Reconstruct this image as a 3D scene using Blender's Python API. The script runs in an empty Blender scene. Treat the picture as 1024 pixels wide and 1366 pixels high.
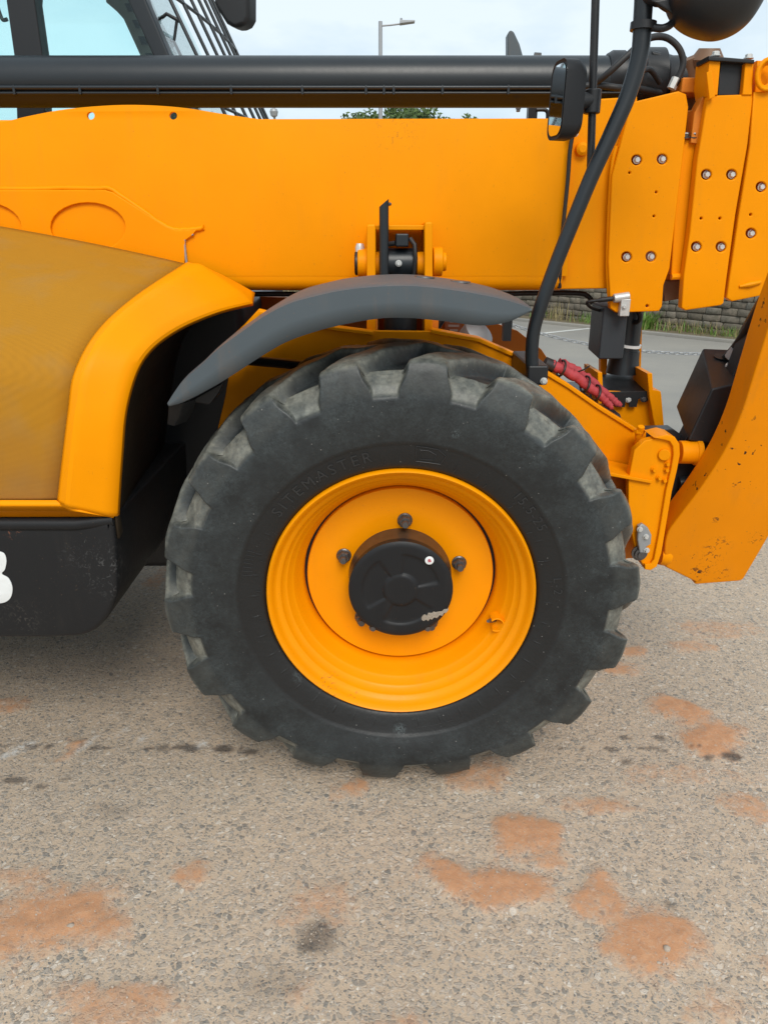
import bpy, bmesh, math, random
import numpy as np
from mathutils import Vector, Matrix, noise

random.seed(7)
SC = bpy.context.scene
COL = SC.collection
R = math.radians

# ------------------------------------------------------------------ camera, sky, sun, exposure
CH, PITCH, FPX = 1.48, R(20.5), 1000.0
cam = bpy.data.cameras.new('camera')
cam_o = bpy.data.objects.new('camera', cam)
COL.objects.link(cam_o)
cam.sensor_fit = 'HORIZONTAL'
cam.sensor_width = 36.0
cam.lens = 36.0 * FPX / 1024.0
cam.clip_start = 0.05
cam.clip_end = 2000
cam_o.location = (0, 0, CH)
cam_o.rotation_euler = (R(90) - PITCH, 0, 0)
SC.camera = cam_o

SUN_EL, SUN_AZ = R(44), R(172)          # azimuth clockwise from +Y
W = bpy.data.worlds.new('World')
SC.world = W
W.use_nodes = True
wt = W.node_tree
wt.nodes.clear()
def wn(t, **k):
    n = wt.nodes.new(t)
    for a, b in k.items(): setattr(n, a, b)
    return n
out = wn('ShaderNodeOutputWorld'); bg = wn('ShaderNodeBackground')
sky = wn('ShaderNodeTexSky', sky_type='NISHITA')
sky.sun_disc = False; sky.sun_elevation = SUN_EL; sky.sun_rotation = SUN_AZ
sky.air_density = 1.0; sky.dust_density = 2.0
tc = wn('ShaderNodeTexCoord')
mp = wn('ShaderNodeMapping'); mp.inputs['Scale'].default_value = (1.0, 1.0, 2.6)
nz = wn('ShaderNodeTexNoise'); nz.inputs['Scale'].default_value = 2.3; nz.inputs['Detail'].default_value = 6; nz.inputs['Roughness'].default_value = .55
rp = wn('ShaderNodeValToRGB')
rp.color_ramp.elements[0].position = .40; rp.color_ramp.elements[0].color = (4.3, 5.35, 6.1, 1)
rp.color_ramp.elements[1].position = .56; rp.color_ramp.elements[1].color = (5.9, 6.6, 7.0, 1)
mx = wn('ShaderNodeMix', data_type='RGBA'); mx.inputs['Factor'].default_value = .9
wt.links.new(tc.outputs['Generated'], mp.inputs[0]); wt.links.new(mp.outputs[0], nz.inputs['Vector'])
wt.links.new(nz.outputs['Fac'], rp.inputs[0])
wt.links.new(sky.outputs[0], mx.inputs[6]); wt.links.new(rp.outputs[0], mx.inputs[7])
wt.links.new(mx.outputs[2], bg.inputs[0]); bg.inputs[1].default_value = .1
wt.links.new(bg.outputs[0], out.inputs[0])

sun = bpy.data.lights.new('sun', 'SUN')
sun.energy = 1.5; sun.angle = R(28); sun.color = (1, .95, .87)
sun_o = bpy.data.objects.new('sun', sun); COL.objects.link(sun_o)
sd = Vector((math.sin(SUN_AZ)*math.cos(SUN_EL), math.cos(SUN_AZ)*math.cos(SUN_EL), math.sin(SUN_EL)))
sun_o.rotation_euler = sd.to_track_quat('Z', 'Y').to_euler()
sun_o.location = (0, 0, 20)
VS = SC.view_settings
VS.view_transform = 'Standard'; VS.look = 'None'; VS.exposure = 0.62; VS.gamma = 1.0; VS.use_curve_mapping = False
SC.render.engine = 'CYCLES'
SC.cycles.use_denoising = True
SC.cycles.max_bounces = 8
SC.cycles.transparent_max_bounces = 16

# ------------------------------------------------------------------ helpers: places
_cp, _sp = math.cos(PITCH), math.sin(PITCH)
def ray(px, py):
    a, b = (px-512)/FPX, (683-py)/FPX
    return Vector((a, _cp + b*_sp, -_sp + b*_cp))
def at(px, py, Y):
    d = ray(px, py); t = Y/d.y
    return Vector((d.x*t, Y, CH + d.z*t))
def gnd(px, py, z=0.0):
    d = ray(px, py); t = (z-CH)/d.z
    return Vector((d.x*t, d.y*t, z))
def msz(px, p):                    # length of px pixels at point p
    return px*(p.y*_cp - (p.z-CH)*_sp)/FPX

# ------------------------------------------------------------------ helpers: materials
MATS = {}
class NT:
    def __init__(s, name):
        s.m = bpy.data.materials.new(name); s.m.use_nodes = True
        s.t = s.m.node_tree; s.t.nodes.clear()
        s.out = s.n('ShaderNodeOutputMaterial'); s.b = s.n('ShaderNodeBsdfPrincipled')
        s.l(s.b.outputs[0], s.out.inputs[0])
        s.co = s.n('ShaderNodeTexCoord')
        s.geo = None
    def n(s, t, **k):
        x = s.t.nodes.new(t)
        for a, b in k.items(): setattr(x, a, b)
        return x
    def l(s, a, b): s.t.links.new(a, b)
    def pos(s):
        if not s.geo: s.geo = s.n('ShaderNodeNewGeometry')
        return s.geo.outputs['Position']
    def noise(s, scale, detail=3, rough=.55, vec=None, dist=0):
        x = s.n('ShaderNodeTexNoise'); x.inputs['Scale'].default_value = scale
        x.inputs['Detail'].default_value = detail; x.inputs['Roughness'].default_value = rough; x.inputs['Distortion'].default_value = dist
        s.l(vec if vec is not None else s.pos(), x.inputs['Vector']); return x.outputs['Fac']
    def ramp(s, fac, stops, interp='LINEAR'):
        x = s.n('ShaderNodeValToRGB'); e = x.color_ramp.elements; x.color_ramp.interpolation = interp
        while len(e) < len(stops): e.new(.5)
        for i, (p, c) in enumerate(stops):
            e[i].position = p; e[i].color = (c, c, c, 1) if not hasattr(c, '__len__') else (*c, 1)
        s.l(fac, x.inputs[0]); return x.outputs[0]
    def mix(s, fac, a, b, blend='MIX'):
        x = s.n('ShaderNodeMix', data_type='RGBA', blend_type=blend)
        for v, i in ((fac, 0), (a, 6), (b, 7)):
            if hasattr(v, 'links'): s.l(v, x.inputs[i])
            elif i == 0: x.inputs[0].default_value = v
            else: x.inputs[i].default_value = (*v, 1)
        return x.outputs[2]
    def math(s, op, a, b=0.0, clamp=False):
        x = s.n('ShaderNodeMath', operation=op, use_clamp=clamp)
        for v, i in ((a, 0), (b, 1)):
            if hasattr(v, 'links'): s.l(v, x.inputs[i])
            else: x.inputs[i].default_value = v
        return x.outputs[0]
    def bump(s, h, strength=.3, dist=.01, prev=None):
        x = s.n('ShaderNodeBump'); x.inputs['Strength'].default_value = strength; x.inputs['Distance'].default_value = dist
        s.l(h, x.inputs['Height'])
        if prev is not None: s.l(prev, x.inputs['Normal'])
        return x.outputs[0]
    def near(s, p, rad, soft=.5):          # 1 close to a world point, fading out
        x = s.n('ShaderNodeVectorMath', operation='DISTANCE'); s.l(s.pos(), x.inputs[0]); x.inputs[1].default_value = tuple(p)
        return s.ramp(s.math('DIVIDE', x.outputs['Value'], rad), [(1-soft, 1), (1, 0)])
    def set(s, **k):
        nm = dict(col='Base Color', rough='Roughness', metal='Metallic', norm='Normal', coat='Coat Weight', coatr='Coat Roughness', spec='Specular IOR Level')
        for a, v in k.items():
            i = s.b.inputs[nm[a]]
            if hasattr(v, 'links'): s.l(v, i)
            elif hasattr(v, '__len__'): i.default_value = (*v, 1)
            else: i.default_value = v
        return s.m

def mat_paint(name, base, chips=0.0, rough=.36, dirt=.15, coat=.25, chipcol=(.05, .022, .012), dirtcol=(.34, .15, .03), spec=.5, scars=()):
    t = NT(name)
    big = t.noise(3.1, 4); fine = t.noise(60, 3)
    c = t.mix(t.ramp(big, [(.3, 0), (.7, 1)]), tuple(v*.93 for v in base), tuple(min(v*1.04, .95) for v in base))
    if dirt:
        vm = t.n('ShaderNodeMapping'); vm.inputs['Scale'].default_value = (14, 14, 2.2); t.l(t.pos(), vm.inputs[0])
        streak = t.noise(1.6, 5, .6, vm.outputs[0])
        d1 = t.math('MULTIPLY', t.ramp(streak, [(.5, 0), (.8, 1)]), t.ramp(t.noise(5, 4), [(.42, 0), (.7, 1)]))
        c = t.mix(t.math('MULTIPLY', d1, dirt), c, dirtcol)
        sp = t.ramp(t.noise(150, 2, .5), [(.71, 0), (.75, 1)])
        c = t.mix(t.math('MULTIPLY', sp, min(.8, dirt*1.2)), c, (.16, .10, .06))
    rr = t.math('ADD', t.math('MULTIPLY', fine, .12), rough-.06)
    for p_, r__, cc in scars:
        sc_ = t.math('MULTIPLY', t.near(p_, r__, .8), t.ramp(t.noise(75, 5, .65, dist=1.2), [(.57, 0), (.60, 1)]))
        c = t.mix(sc_, c, cc)
    if chips:
        ch = t.math('MULTIPLY', t.ramp(t.noise(46, 5, .6), [(.665-.06*chips, 0), (.68-.06*chips, 1)]), t.ramp(t.noise(3.3, 3), [(.53, 0), (.6, 1)]))
        c = t.mix(ch, c, chipcol); rr = t.math('MAXIMUM', rr, t.math('MULTIPLY', ch, .75))
    nb = t.bump(t.noise(220, 2), .035, .002)
    return t.set(col=c, rough=rr, norm=nb, coat=coat, coatr=.25, spec=spec)

YB = (.87, .296, .0006)
M = {}
M['yellow'] = mat_paint('yellow_paint', YB, 0, .42, .16, .0, spec=.08, scars=[(at(484, 262, 2.44), .012, (.12, .06, .02)), (at(597, 306, 2.44), .012, (.12, .06, .02)), (at(530, 172, 2.44), .09, (.62, .22, .01)), (at(255, 390, 1.9), .03, (.6, .3, .05))])
M['yellow_worn'] = mat_paint('yellow_paint_worn', (.87, .290, .0006), .0, .45, .22, .0, spec=.08)
M['yellow_rim'] = mat_paint('yellow_rim_paint', (.88, .305, .0006), .0, .36, .14, .03, spec=.14, scars=[(at(440, 912, 1.745), .05, (.25, .07, .03)), (at(470, 928, 1.745), .03, (.25, .07, .03)), (at(600, 880, 1.80), .025, (.85, .6, .25)), (at(380, 843, 1.75), .012, (.15, .06, .02)), (at(535, 909, 1.77), .02, (.85, .6, .25))])
M['yellow_dirty'] = mat_paint('yellow_paint_dirty', (.66, .20, .012), .1, .5, .6, .0, spec=.3)
M['yellow_chipped'] = mat_paint('yellow_paint_chipped', (.80, .25, .0006), .32, .45, .35, .02, spec=.14, scars=[(at(955, 728, 2.08), .05, (.05, .025, .015)), (at(945, 745, 2.10), .045, (.05, .025, .015)), (at(930, 765, 2.10), .04, (.05, .025, .015)), (at(962, 765, 2.10), .03, (.05, .025, .015)), (at(955, 690, 2.05), .02, (.05, .025, .015)), (at(1010, 715, 2.07), .04, (.05, .025, .015))])
M['black'] = mat_paint('black_gloss_paint', (.012, .016, .020), 0, .38, .05, .08, dirtcol=(.06, .055, .05), spec=.4)
M['black_satin'] = mat_paint('black_satin_paint', (.015, .016, .018), 0, .42, .15, .04, dirtcol=(.07, .06, .05), spec=.36)
M['plastic'] = mat_paint('faded_black_plastic', (.066, .084, .097), 0, .50, .45, 0, dirtcol=(.20, .13, .08))  # brown streaks: dirt, strengthened to paint in orange reflected on the mudguard top
M['dark_plastic'] = mat_paint('dark_grey_plastic', (.034, .040, .046), 0, .5, .2, 0, dirtcol=(.08, .07, .06), spec=.35)
M['black_plastic'] = mat_paint('black_moulded_plastic', (.012, .0125, .014), .0, .46, .25, 0, dirtcol=(.07, .06, .05), spec=.3, scars=[(at(112, 721, 1.735), .006, (.6, .6, .58)), (at(103, 783, 1.735), .006, (.6, .6, .58)), (at(18, 712, 1.735), .03, (.15, .06, .035)), (at(100, 742, 1.735), .05, (.035, .035, .037)), (at(150, 760, 1.75), .10, (.06, .06, .06)), (at(190, 575, 2.0), .10, (.10, .08, .06)), (at(30, 826, 1.735), .08, (.04, .038, .035))])
M['arch'] = mat_paint('muddy_wheel_arch_plastic', (.030, .021, .012), 0, .55, .5, 0, dirtcol=(.08, .05, .025), spec=.3)
M['hose'] = mat_paint('black_hose_rubber', (.012, .012, .013), 0, .55, .15, 0)
M['rust'] = mat_paint('greasy_rusty_metal', (.17, .085, .04), .6, .55, .6, 0, dirtcol=(.05, .04, .03))

def simple(name, col, rough=.5, metal=0, var=.12, scale=30, bump=.05):
    t = NT(name)
    c = t.mix(t.noise(scale, 4), tuple(v*(1-var) for v in col), tuple(min(1, v*(1+var)) for v in col))
    return t.set(col=c, rough=rough, metal=metal, norm=t.bump(t.noise(scale*4, 2), bump, .002))
M['steel'] = simple('zinc_steel', (.58, .58, .56), .4, .35, .15, 120)
M['dark_steel'] = simple('dark_steel', (.13, .125, .125), .35, .7, .2, 90)
M['hub_brown'] = simple('oily_brown_hub_metal', (.095, .06, .035), .42, .3, .45, 40)
M['galv'] = simple('galvanised_steel', (.33, .34, .35), .5, .4, .1, 8)
M['white'] = simple('white_decal_vinyl', (.74, .76, .76), .35, 0, .08)
M['red_cloth'] = simple('red_pvc_sleeve', (.40, .045, .055), .7, 0, .35, 45, .5)
M['red'] = simple('faded_red_print', (.45, .10, .12), .5, 0, .3, 300)
M['label'] = simple('orange_sticker', (.55, .22, .10), .5, 0, .1)
M['line'] = simple('worn_white_road_paint', (.55, .55, .52), .75, 0, .35, 9)
M['cab_trim'] = simple('grey_brown_cab_trim', (.16, .155, .13), .6, 0, .15)
M['scuff'] = simple('bare_scuffed_metal', (.36, .31, .25), .6, .3, .6, 300, .5)
M['stem'] = simple('bark', (.085, .06, .04), .9, 0, .3, 14, .4)

def mat_leaf(name, a, b):
    t = NT(name)
    c = t.mix(t.noise(1.3, 3), a, b); c = t.mix(t.ramp(t.noise(17, 2), [(.35, 0), (.7, 1)]), c, tuple(min(1, v*1.5) for v in b))
    t.set(col=c, rough=.6)
    tr = t.n('ShaderNodeBsdfTranslucent'); t.l(c, tr.inputs[0])
    ms = t.n('ShaderNodeMixShader'); ms.inputs[0].default_value = .25
    t.l(t.b.outputs[0], ms.inputs[1]); t.l(tr.outputs[0], ms.inputs[2]); t.l(ms.outputs[0], t.out.inputs[0])
    return t.m
M['leaf'] = mat_leaf('tree_leaves', (.040, .075, .022), (.075, .12, .03))
M['weed'] = mat_leaf('weed_leaves', (.10, .19, .03), (.15, .26, .05))
M['dry'] = mat_leaf('dry_grass', (.22, .17, .08), (.30, .25, .12))

def mat_glass(name, tint):
    t = NT(name)
    tr = t.n('ShaderNodeBsdfTransparent'); tr.inputs[0].default_value = (*tint, 1)
    gl = t.n('ShaderNodeBsdfGlossy'); gl.inputs['Roughness'].default_value = .02
    fr = t.n('ShaderNodeFresnel'); fr.inputs[0].default_value = 1.45
    ms = t.n('ShaderNodeMixShader'); t.l(t.math('MULTIPLY', fr.outputs[0], .7), ms.inputs[0])
    t.l(tr.outputs[0], ms.inputs[1]); t.l(gl.outputs[0], ms.inputs[2]); t.l(ms.outputs[0], t.out.inputs[0])
    return t.m
M['glass'] = mat_glass('tinted_cab_glass', (.895, .99, .99))
t = NT('mirror_glass'); M['mirror'] = t.set(col=(.85, .86, .86), rough=.03, metal=1.0)

# perforated bonnet skin: pitch of the holes in metres through a UV map laid out in metres
t = NT('perforated_yellow_mesh')
uv = t.n('ShaderNodeUVMap'); uv.uv_map = 'metres'
vm = t.n('ShaderNodeMapping'); vm.inputs['Scale'].default_value = (400, 400, 0); t.l(uv.outputs[0], vm.inputs[0])
vo = t.n('ShaderNodeTexVoronoi'); vo.inputs['Scale'].default_value = 1.0; vo.inputs['Randomness'].default_value = 0.0
t.l(vm.outputs[0], vo.inputs['Vector'])
hole = t.ramp(vo.outputs['Distance'], [(.26, 1), (.40, 0)])
c = t.mix(t.noise(4, 4), (.54, .235, .012), (.62, .275, .018))
c = t.mix(t.ramp(t.noise(9, 3), [(.5, 0), (.8, .5)]), c, (.45, .27, .09))
sx = t.n('ShaderNodeSeparateXYZ'); t.l(t.pos(), sx.inputs[0])     # browner tint with a ragged edge over the lower, upright half
lower_brown = t.math('SUBTRACT', 1.22, t.math('ADD', sx.outputs['Z'], t.math('MULTIPLY', t.noise(6, 5, .6), .30)))
c = t.mix(t.math('MULTIPLY', t.ramp(lower_brown, [(.0, 0), (.22, 1)]), .6), c, (.40, .185, .055))
c = t.mix(hole, c, (.06, .035, .012))
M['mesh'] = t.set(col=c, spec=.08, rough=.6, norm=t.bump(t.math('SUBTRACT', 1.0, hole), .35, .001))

# tyre rubber: vertex attribute "dust" says where dry mud clings (grooves and worn tread)
t = NT('tyre_rubber')
at_ = t.n('ShaderNodeAttribute'); at_.attribute_name = 'dust'
n1 = t.noise(9, 5, .62); n2 = t.noise(70, 4, .6); n3 = t.noise(24, 5, .65)
ou = t.n('ShaderNodeAttribute'); ou.attribute_name = 'outer'
base = t.mix(ou.outputs['Fac'], (.0115, .012, .0125), t.mix(t.ramp(n1, [(.35, 0), (.7, 1)]), (.0105, .012, .013), (.021, .025, .027)))
df = t.math('MULTIPLY', at_.outputs['Fac'], t.math('MULTIPLY', t.ramp(n3, [(.28, .25), (.62, 1)]), t.ramp(n2, [(.25, .45), (.6, 1)])))
c = t.mix(df, base, t.mix(n1, (.165, .19, .18), (.27, .24, .18)))
scr = t.noise(120, 4, .7, dist=1.5)
film = t.math('MULTIPLY', t.math('MULTIPLY', t.math('MULTIPLY', t.ramp(t.noise(15, 6, .72), [(.36, 0), (.74, 1)]), t.ramp(scr, [(.36, .15), (.64, 1)])), .46), ou.outputs['Fac'])
for p_, r__ in ((at(408, 552, 1.735), .016), (at(608, 578, 1.722), .016), (at(533, 974, 1.722), .022), (at(470, 880, 1.722), .03), (at(400, 905, 1.722), .03)):
    film = t.math('MAXIMUM', film, t.math('MULTIPLY', t.near(p_, r__, .7), t.math('MULTIPLY', t.ramp(scr, [(.47, 0), (.56, 1)]), .75)))
c = t.mix(film, c, (.095, .118, .122))
vm = t.n('ShaderNodeTexVoronoi'); vm.inputs['Scale'].default_value = 62; t.l(t.pos(), vm.inputs['Vector'])
sp = t.math('MULTIPLY', t.ramp(vm.outputs['Distance'], [(.07, 1), (.11, 0)]), t.ramp(n2, [(.5, 0), (.6, 1)]))
c = t.mix(t.math('MULTIPLY', sp, .55), c, (.28, .27, .25))
nb = t.bump(n2, .18, .003); nb = t.bump(n3, .22, .006, nb)
M['rubber_letter'] = simple('rubbed_rubber_lettering', (.021, .022, .023), .55, 0, .5, 40)
M['rubber'] = t.set(col=c, rough=t.math('ADD', t.math('MULTIPLY', n3, .3), .32), norm=nb, spec=.42)

# yard: worn tarmac full of exposed stones; attribute "dirt" = spilt orange earth, "stain" = oil, "chalk" = white scrapes
def ground_mat():
    t = NT('worn_yard_tarmac')
    p = t.pos()
    wob = t.n('ShaderNodeMix', data_type='RGBA'); wob.inputs[0].default_value = .012
    nv = t.n('ShaderNodeTexNoise'); nv.inputs['Scale'].default_value = 35; t.l(p, nv.inputs['Vector'])
    t.l(p, wob.inputs[6]); t.l(nv.outputs['Color'], wob.inputs[7])
    def vor(scale, feat='F1'):
        x = t.n('ShaderNodeTexVoronoi', feature=feat); x.inputs['Scale'].default_value = scale; t.l(wob.outputs[2], x.inputs['Vector']); return x
    a, ae = vor(72), vor(72, 'DISTANCE_TO_EDGE'); b, be = vor(165), vor(165, 'DISTANCE_TO_EDGE')
    sepa = t.n('ShaderNodeSeparateColor'); t.l(a.outputs['Color'], sepa.inputs[0])
    sepb = t.n('ShaderNodeSeparateColor'); t.l(b.outputs['Color'], sepb.inputs[0])
    stops = [(.0, (.17, .165, .155)), (.22, (.26, .24, .21)), (.45, (.44, .36, .285)), (.7, (.34, .305, .265)), (.88, (.52, .44, .36)), (1, (.64, .58, .50))]
    ca = t.ramp(sepa.outputs[0], stops); cb = t.ramp(sepb.outputs[0], stops)
    grit = t.noise(330, 3, .6); mid = t.noise(14, 5, .6); big = t.noise(1.4, 4, .55)
    matrix = t.mix(grit, (.38, .29, .205), (.62, .485, .36))
    mb = t.math('MULTIPLY', t.ramp(be.outputs['Distance'], [(.05, 0), (.16, 1)]), t.ramp(sepb.outputs[1], [(.35, 0), (.45, 1)]))
    col = t.mix(mb, matrix, cb)
    ma = t.math('MULTIPLY', t.ramp(ae.outputs['Distance'], [(.07, 0), (.2, 1)]), t.ramp(sepa.outputs[1], [(.44, 0), (.52, 1)]))
    col = t.mix(t.math('MULTIPLY', ma, .82), col, ca)
    col = t.mix(t.math('MULTIPLY', t.ramp(mid, [(.45, 0), (.75, 1)]), .4), col, (.52, .40, .295))
    col = t.mix(t.ramp(big, [(.35, 0), (.7, .45)]), col, t.mix(1.0, col, (.78, .80, .82), 'MULTIPLY'))
    def attr(n):
        x = t.n('ShaderNodeAttribute'); x.attribute_name = n; return x.outputs['Fac']
    dn = t.noise(45, 5, .65)
    ragged = t.math('ADD', attr('dirt'), t.math('ADD', t.math('MULTIPLY', t.math('SUBTRACT', dn, .5), 1.5), t.math('MULTIPLY', t.math('SUBTRACT', t.noise(13, 4, .6), .5), .8)))
    dirt = t.math('MULTIPLY', t.ramp(ragged, [(.20, 0), (.88, 1)]), t.ramp(t.noise(120, 3, .6), [(.3, .6), (.5, 1)]))
    col = t.mix(dirt, col, t.mix(dn, (.34, .150, .072), (.62, .350, .195)))
    col = t.mix(attr('stain'), col, (.055, .045, .04))
    col = t.mix(t.math('MULTIPLY', attr('chalk'), t.ramp(dn, [(.4, 0), (.6, 1)])), col, (.66, .66, .64))
    inv = t.math('SUBTRACT', 1.0, dirt, True)
    h = t.math('ADD', t.math('MULTIPLY', t.math('ADD', ma, t.math('MULTIPLY', mb, .5)), inv), t.math('MULTIPLY', grit, .7))
    nb = t.bump(h, .5, .0035); nb = t.bump(dn, .35, .006, nb)
    return t.set(col=col, rough=.88, norm=nb, spec=.25)
M['ground'] = ground_mat()

t = NT('grey_car_park_tarmac')
c = t.mix(t.noise(190, 3), (.21, .195, .17), (.36, .335, .29)); c = t.mix(t.ramp(t.noise(1.1, 5), [(.35, 0), (.7, .6)]), c, (.20, .195, .185))
M['tarmac'] = t.set(col=c, rough=.9, norm=t.bump(t.noise(160, 3), .4, .004))
t = NT('verge_soil')
c = t.mix(t.noise(9, 5), (.10, .075, .045), (.22, .18, .11))
M['soil'] = t.set(col=c, rough=.95, norm=t.bump(t.noise(30, 4), .6, .03))
t = NT('wall_stone')
oi = t.n('ShaderNodeObjectInfo'); ra = t.n('ShaderNodeAttribute'); ra.attribute_name = 'tone'
v = t.math('FRACT', t.math('ADD', oi.outputs['Random'], ra.outputs['Fac']))
c = t.ramp(v, [(0, (.12, .10, .075)), (.3, (.165, .14, .11)), (.6, (.20, .165, .125)), (.85, (.15, .14, .12)), (1, (.23, .195, .15))])
c = t.mix(t.ramp(t.noise(16, 5, .65), [(.42, 0), (.68, .75)]), c, (.085, .08, .055))
M['stone'] = t.set(col=c, rough=.92, norm=t.bump(t.noise(28, 5, .65), .6, .02))
t = NT('lime_mortar')
M['mortar'] = t.set(col=t.mix(t.noise(12, 5), (.10, .085, .065), (.18, .155, .12)), rough=.95, norm=t.bump(t.noise(60, 4), .5, .01))
t = NT('pebble_stone')
oi = t.n('ShaderNodeObjectInfo')
M['pebble'] = t.set(col=t.mix(t.noise(60, 4), (.32, .25, .19), (.50, .42, .34)), rough=.85, norm=t.bump(t.noise(200, 3), .4, .002))

# ------------------------------------------------------------------ helpers: building
WLOC = {}
def link(name, me, mat, parent=None, smooth=True, bevel=0, seg=2, solid=0, center=True, angle=35):
    if mat is not None and not me.materials: me.materials.append(M[mat] if isinstance(mat, str) else mat)
    n = len(me.vertices); co = np.empty(n*3); me.vertices.foreach_get('co', co); co = co.reshape(-1, 3)
    ctr = Vector(((co.min(0)+co.max(0))/2).tolist()) if center else Vector((0, 0, 0))
    if center and parent is None: ctr.z = float(co[:, 2].min())
    co -= np.array(ctr); me.vertices.foreach_set('co', co.ravel()); me.update()
    o = bpy.data.objects.new(name, me); COL.objects.link(o)
    base = Vector((0, 0, 0))
    if parent is not None: o.parent = parent; base = WLOC[parent.name]
    o.location = ctr - base; WLOC[o.name] = ctr
    if smooth: me.polygons.foreach_set('use_smooth', [True]*len(me.polygons))
    if solid:
        m = o.modifiers.new('thickness', 'SOLIDIFY'); m.thickness = solid; m.offset = -1
    if bevel:
        m = o.modifiers.new('bevel', 'BEVEL'); m.width = bevel; m.segments = seg; m.limit_method = 'ANGLE'; m.angle_limit = R(angle); m.harden_normals = True; m.use_clamp_overlap = True
    elif smooth:
        try: me.set_sharp_from_angle(angle=R(angle))
        except Exception: pass
    return o
def tag(o, label, cat, group=None, kind=None):
    if label: o['label'] = label
    if cat: o['category'] = cat
    if group: o['group'] = group
    if kind: o['kind'] = kind
    return o
def empty(name, loc, label, cat, group=None):
    o = bpy.data.objects.new(name, None); COL.objects.link(o); o.location = loc; o.empty_display_size = .2
    WLOC[o.name] = Vector(loc); return tag(o, label, cat, group)

class MB:
    def __init__(s): s.v = []; s.f = []
    def add(s, vs, fs):
        k = len(s.v); s.v += [tuple(p) for p in vs]; s.f += [tuple(i+k for i in f) for f in fs]; return s
    def hexa(s, p):                      # 8 points: 4 of one face in ring order, then 4 opposite
        return s.add(p, [(0, 1, 2, 3), (7, 6, 5, 4), (0, 4, 5, 1), (1, 5, 6, 2), (2, 6, 7, 3), (3, 7, 4, 0)])
    def box(s, lo, hi):
        a, b = lo, hi
        return s.hexa([(a[0], a[1], a[2]), (b[0], a[1], a[2]), (b[0], a[1], b[2]), (a[0], a[1], b[2]),
                       (a[0], b[1], a[2]), (b[0], b[1], a[2]), (b[0], b[1], b[2]), (a[0], b[1], b[2])])
    def prism(s, pts, off):
        n = len(pts); off = Vector(off); q = [Vector(p)+off for p in pts]
        return s.add(list(pts)+q, [tuple(range(n)), tuple(range(2*n-1, n-1, -1))] + [(i, (i+1) % n + 0, (i+1) % n + n, i+n) for i in range(n)])
    def tube(s, pts, r, seg=12, caps=True, closed=False):
        pts = [Vector(p) for p in pts]; n = len(pts); rs = r if hasattr(r, '__len__') else [r]*n
        rings = []; prev = None
        for i, p in enumerate(pts):
            if closed: d = pts[(i+1) % n]-pts[i-1]
            else: d = pts[min(i+1, n-1)]-pts[max(i-1, 0)]
            d.normalize()
            if prev is None: u = d.orthogonal().normalized()
            else: u = (prev - d*prev.dot(d)).normalized()
            prev = u; w = d.cross(u)
            rings.append([p + (u*math.cos(2*math.pi*k/seg)+w*math.sin(2*math.pi*k/seg))*rs[i] for k in range(seg)])
        vs = [q for rg in rings for q in rg]; fs = []
        for i in range(n if closed else n-1):
            for k in range(seg):
                a, b = i*seg, ((i+1) % n)*seg
                fs.append((a+k, a+(k+1) % seg, b+(k+1) % seg, b+k))
        if caps and not closed: fs += [tuple(range(seg-1, -1, -1)), tuple((n-1)*seg+k for k in range(seg))]
        return s.add(vs, fs)
    def lathe(s, prof, c, axis, seg=32):     # prof: (along axis, radius)
        c = Vector(c); a = Vector(axis).normalized(); u = a.orthogonal().normalized(); w = a.cross(u); n = len(prof)
        vs = [c + a*h + (u*math.cos(2*math.pi*k/seg)+w*math.sin(2*math.pi*k/seg))*max(r, 1e-5) for h, r in prof for k in range(seg)]
        fs = [(i*seg+k, i*seg+(k+1) % seg, (i+1)*seg+(k+1) % seg, (i+1)*seg+k) for i in range(n-1) for k in range(seg)]
        fs += [tuple(range(seg-1, -1, -1)), tuple((n-1)*seg+k for k in range(seg))]
        return s.add(vs, fs)
    def grid(s, rows):
        n, m = len(rows), len(rows[0])
        return s.add([p for r in rows for p in r], [(i*m+j, i*m+j+1, (i+1)*m+j+1, (i+1)*m+j) for i in range(n-1) for j in range(m-1)])
    def mesh(s, name, weld=True):
        me = bpy.data.meshes.new(name); me.from_pydata(s.v, [], s.f)
        bm = bmesh.new(); bm.from_mesh(me)
        if weld: bmesh.ops.remove_doubles(bm, verts=bm.verts, dist=1e-5)
        bmesh.ops.recalc_face_normals(bm, faces=bm.faces); bm.to_mesh(me); bm.free(); return me
    def build(s, name, mat, parent=None, **k): return link(name, s.mesh(name), mat, parent, **k)

def crom(pts, n=8, closed=False):
    P = [Vector(p) for p in pts]; k = len(P); res = []
    for i in range(k if closed else k-1):
        if closed: a, b, c, d = P[i-1], P[i], P[(i+1) % k], P[(i+2) % k]
        else: a, b, c, d = P[max(i-1, 0)], P[i], P[i+1], P[min(i+2, k-1)]
        for j in range(n):
            u = j/n
            res.append(.5*((2*b)+(-a+c)*u+(2*a-5*b+4*c-d)*u*u+(-a+3*b-3*c+d)*u**3))
    if not closed: res.append(P[-1])
    return res
def fillet(poly, r, n=4):
    P = [Vector(p) for p in poly]; res = []; k = len(P)
    for i in range(k):
        a, b, c = P[i-1], P[i], P[(i+1) % k]
        rr = r[i] if hasattr(r, '__len__') else r
        u, v = (a-b), (c-b); l = min(rr, u.length*.45, v.length*.45)
        if rr <= 0: res.append(b); continue
        s, e = b+u.normalized()*l, b+v.normalized()*l
        for j in range(n+1):
            q = j/n; res.append(s*(1-q)**2 + b*2*q*(1-q) + e*q*q)
    return res
def circle_px(px, py, r, n=16): return [(px+r*math.cos(2*math.pi*i/n), py+r*math.sin(2*math.pi*i/n)) for i in range(n)]

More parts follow.
